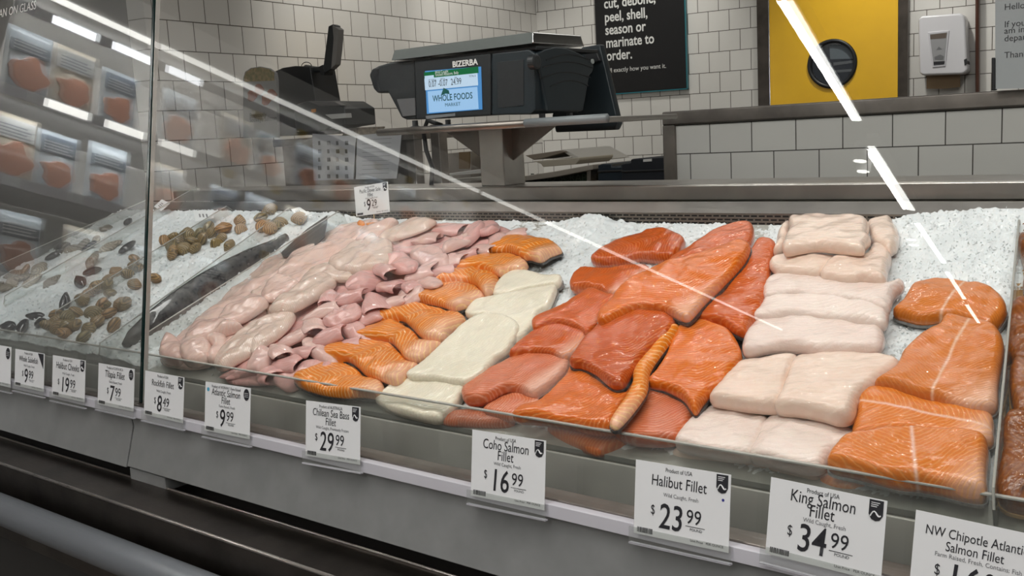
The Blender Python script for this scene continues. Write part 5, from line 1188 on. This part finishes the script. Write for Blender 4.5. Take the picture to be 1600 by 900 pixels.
def pack(s, z, kind):
    w, h = (.165, .215) if kind != 2 else (.15, .20)
    t = thing('salmon_pack', 'sealed salmon pack standing on a cooler shelf, mirrored in the glass', 'food pack', MC @ Vector((s+w/2, z, -.07)), 'salmon packs in the cooler')
    Mp = MC @ Matrix.Translation((s, z+.003, -.03)) @ Matrix.Rotation(-.12, 4, 'X')
    n = 10; vs = []; fs = []
    for side in (1, -1):
        for j in range(n+1):
            for i in range(n+1):
                x, y = i/n, j/n; b = (4*x*(1-x)*4*y*(1-y))**.5
                vs.append((x*w, y*h, side*(.010*b+.0008)+.003*noise.noise((x*4+s*9, y*4, z*9))*b))
    N = (n+1)**2
    for j in range(n):
        for i in range(n):
            a = j*(n+1)+i; fs += [(a, a+1, a+n+2, a+n+1), (N+a, N+a+n+1, N+a+n+2, N+a+1)]
    for i in range(n):
        fs += [(i+1, i, N+i, N+i+1), (n*(n+1)+i, n*(n+1)+i+1, N+n*(n+1)+i+1, N+n*(n+1)+i)]
        a, b = i*(n+1), (i+1)*(n+1); fs += [(a, b, N+b, N+a), (b+n, a+n, N+a+n, N+b+n)]
    o = MB().add(vs, fs).build('pouch', M_POUCHW if kind == 1 else M_POUCH, M=Mp, smooth=True); attach(o, t)
    o = MB().box((w*.06, h*.62, .009), (w*.94, h*(.92 if kind else .8), .0125)).build('label', M_LAB if kind != 1 else M_LAB2, M=Mp, bevel=.002); attach(o, t)
    m = MB()
    for k in range(4): m.box((w*.14, h*(.66+.05*k), .0126), (w*(.86-.1*(k % 2)), h*(.675+.05*k), .0131))
    attach(m.build('label_lines', M_LAB2 if kind != 1 else M_LAB, M=Mp), t)
    pts = [(w*(.5+.40*math.cos(a)*(1+.5*noise.noise((math.cos(a)*1.6, math.sin(a)*1.6, s*7)))), h*(.31+.22*math.sin(a)*(1+.5*noise.noise((math.cos(a)*1.6, math.sin(a)*1.6, s*5))))) for a in [k*math.pi/12 for k in range(24)]]
    attach(MB().prism(pts, .008, .016).build('salmon_slice', M_SAL, M=Mp, bevel=.003), t)
for k, z in enumerate((1.738, 1.458)):
    for i, s in enumerate((-.53, -.36, -.165, .10, .40, .60, .84, 1.08, 1.34, 1.60, 1.86)): pack(s, z, (i+k) % 3)
for i, s in enumerate((-.45, -.2, .1, .4, .8, 1.2)): pack(s, 1.152, i % 3)

# ------------------------------------------------------------------ rows of ceiling lights down the aisle
M_STRIP = glow('ceiling_tube', (1, .99, .96), 14); M_BODY = plain('white_fixture', (.6, .6, .58), .5)
G = 'linear ceiling lights in a row'
row = [((-2.16, -2.31), (-2.49, -4.38)), ((-2.61, -5.04), (-2.93, -7.25)), ((-3.05, -7.83), (-3.38, -10.15)), ((-3.51, -10.8), (-3.87, -13.2)), ((-3.98, -13.8), (-4.32, -16.1))]
def strip(a, b, lab):
    a, b = Vector((*a, 3.2)), Vector((*b, 3.2)); d = (b-a).normalized(); s = d.cross(ZZ)
    t = thing('linear_light', lab, 'ceiling light', (a+b)/2, G)
    MB().slab([a-s*.04, b-s*.04, b+s*.04, a+s*.04], (0, 0, .1)).build('housing', M_BODY, t)
    MB().slab([a-s*.026+ZZ*-.006, b-s*.026-ZZ*.006, b+s*.026-ZZ*.006, a+s*.026-ZZ*.006], (0, 0, .005)).build('tube', M_STRIP, t)
for a, b in row: strip(a, b, 'bright linear ceiling light in the row mirrored in the right glass')
for dx in (2.2, 4.4):  # extra unseen rows, added to light the counter side
    for k in range(3): strip((-1.9+dx-.33*k, -1.2-2.6*k), (-2.2+dx-.33*k, -3.3-2.6*k), 'added bright linear ceiling light over the near aisle, outside the view')
for i, (x, y) in enumerate(((-2.70, -5.09), (-2.78, -5.4), (-3.2, -8.2), (-3.26, -8.5))):
    t = thing('spot_head', 'round ceiling spot beside the row of linear lights, mirrored in the right glass', 'spotlight', (x, y, 3.2), 'ceiling spots in the row')
    MB().lathe([(.05, 3.1), (.055, 3.1), (.055, 3.25), (.0, 3.25)], Matrix.Translation((x, y, 0)), 20).build('can', M_BODY, t)
    MB().lathe([(0, 3.094), (.048, 3.094), (.048, 3.099), (0, 3.099)], Matrix.Translation((x, y, 0)), 20).build('lens', M_STRIP, t)
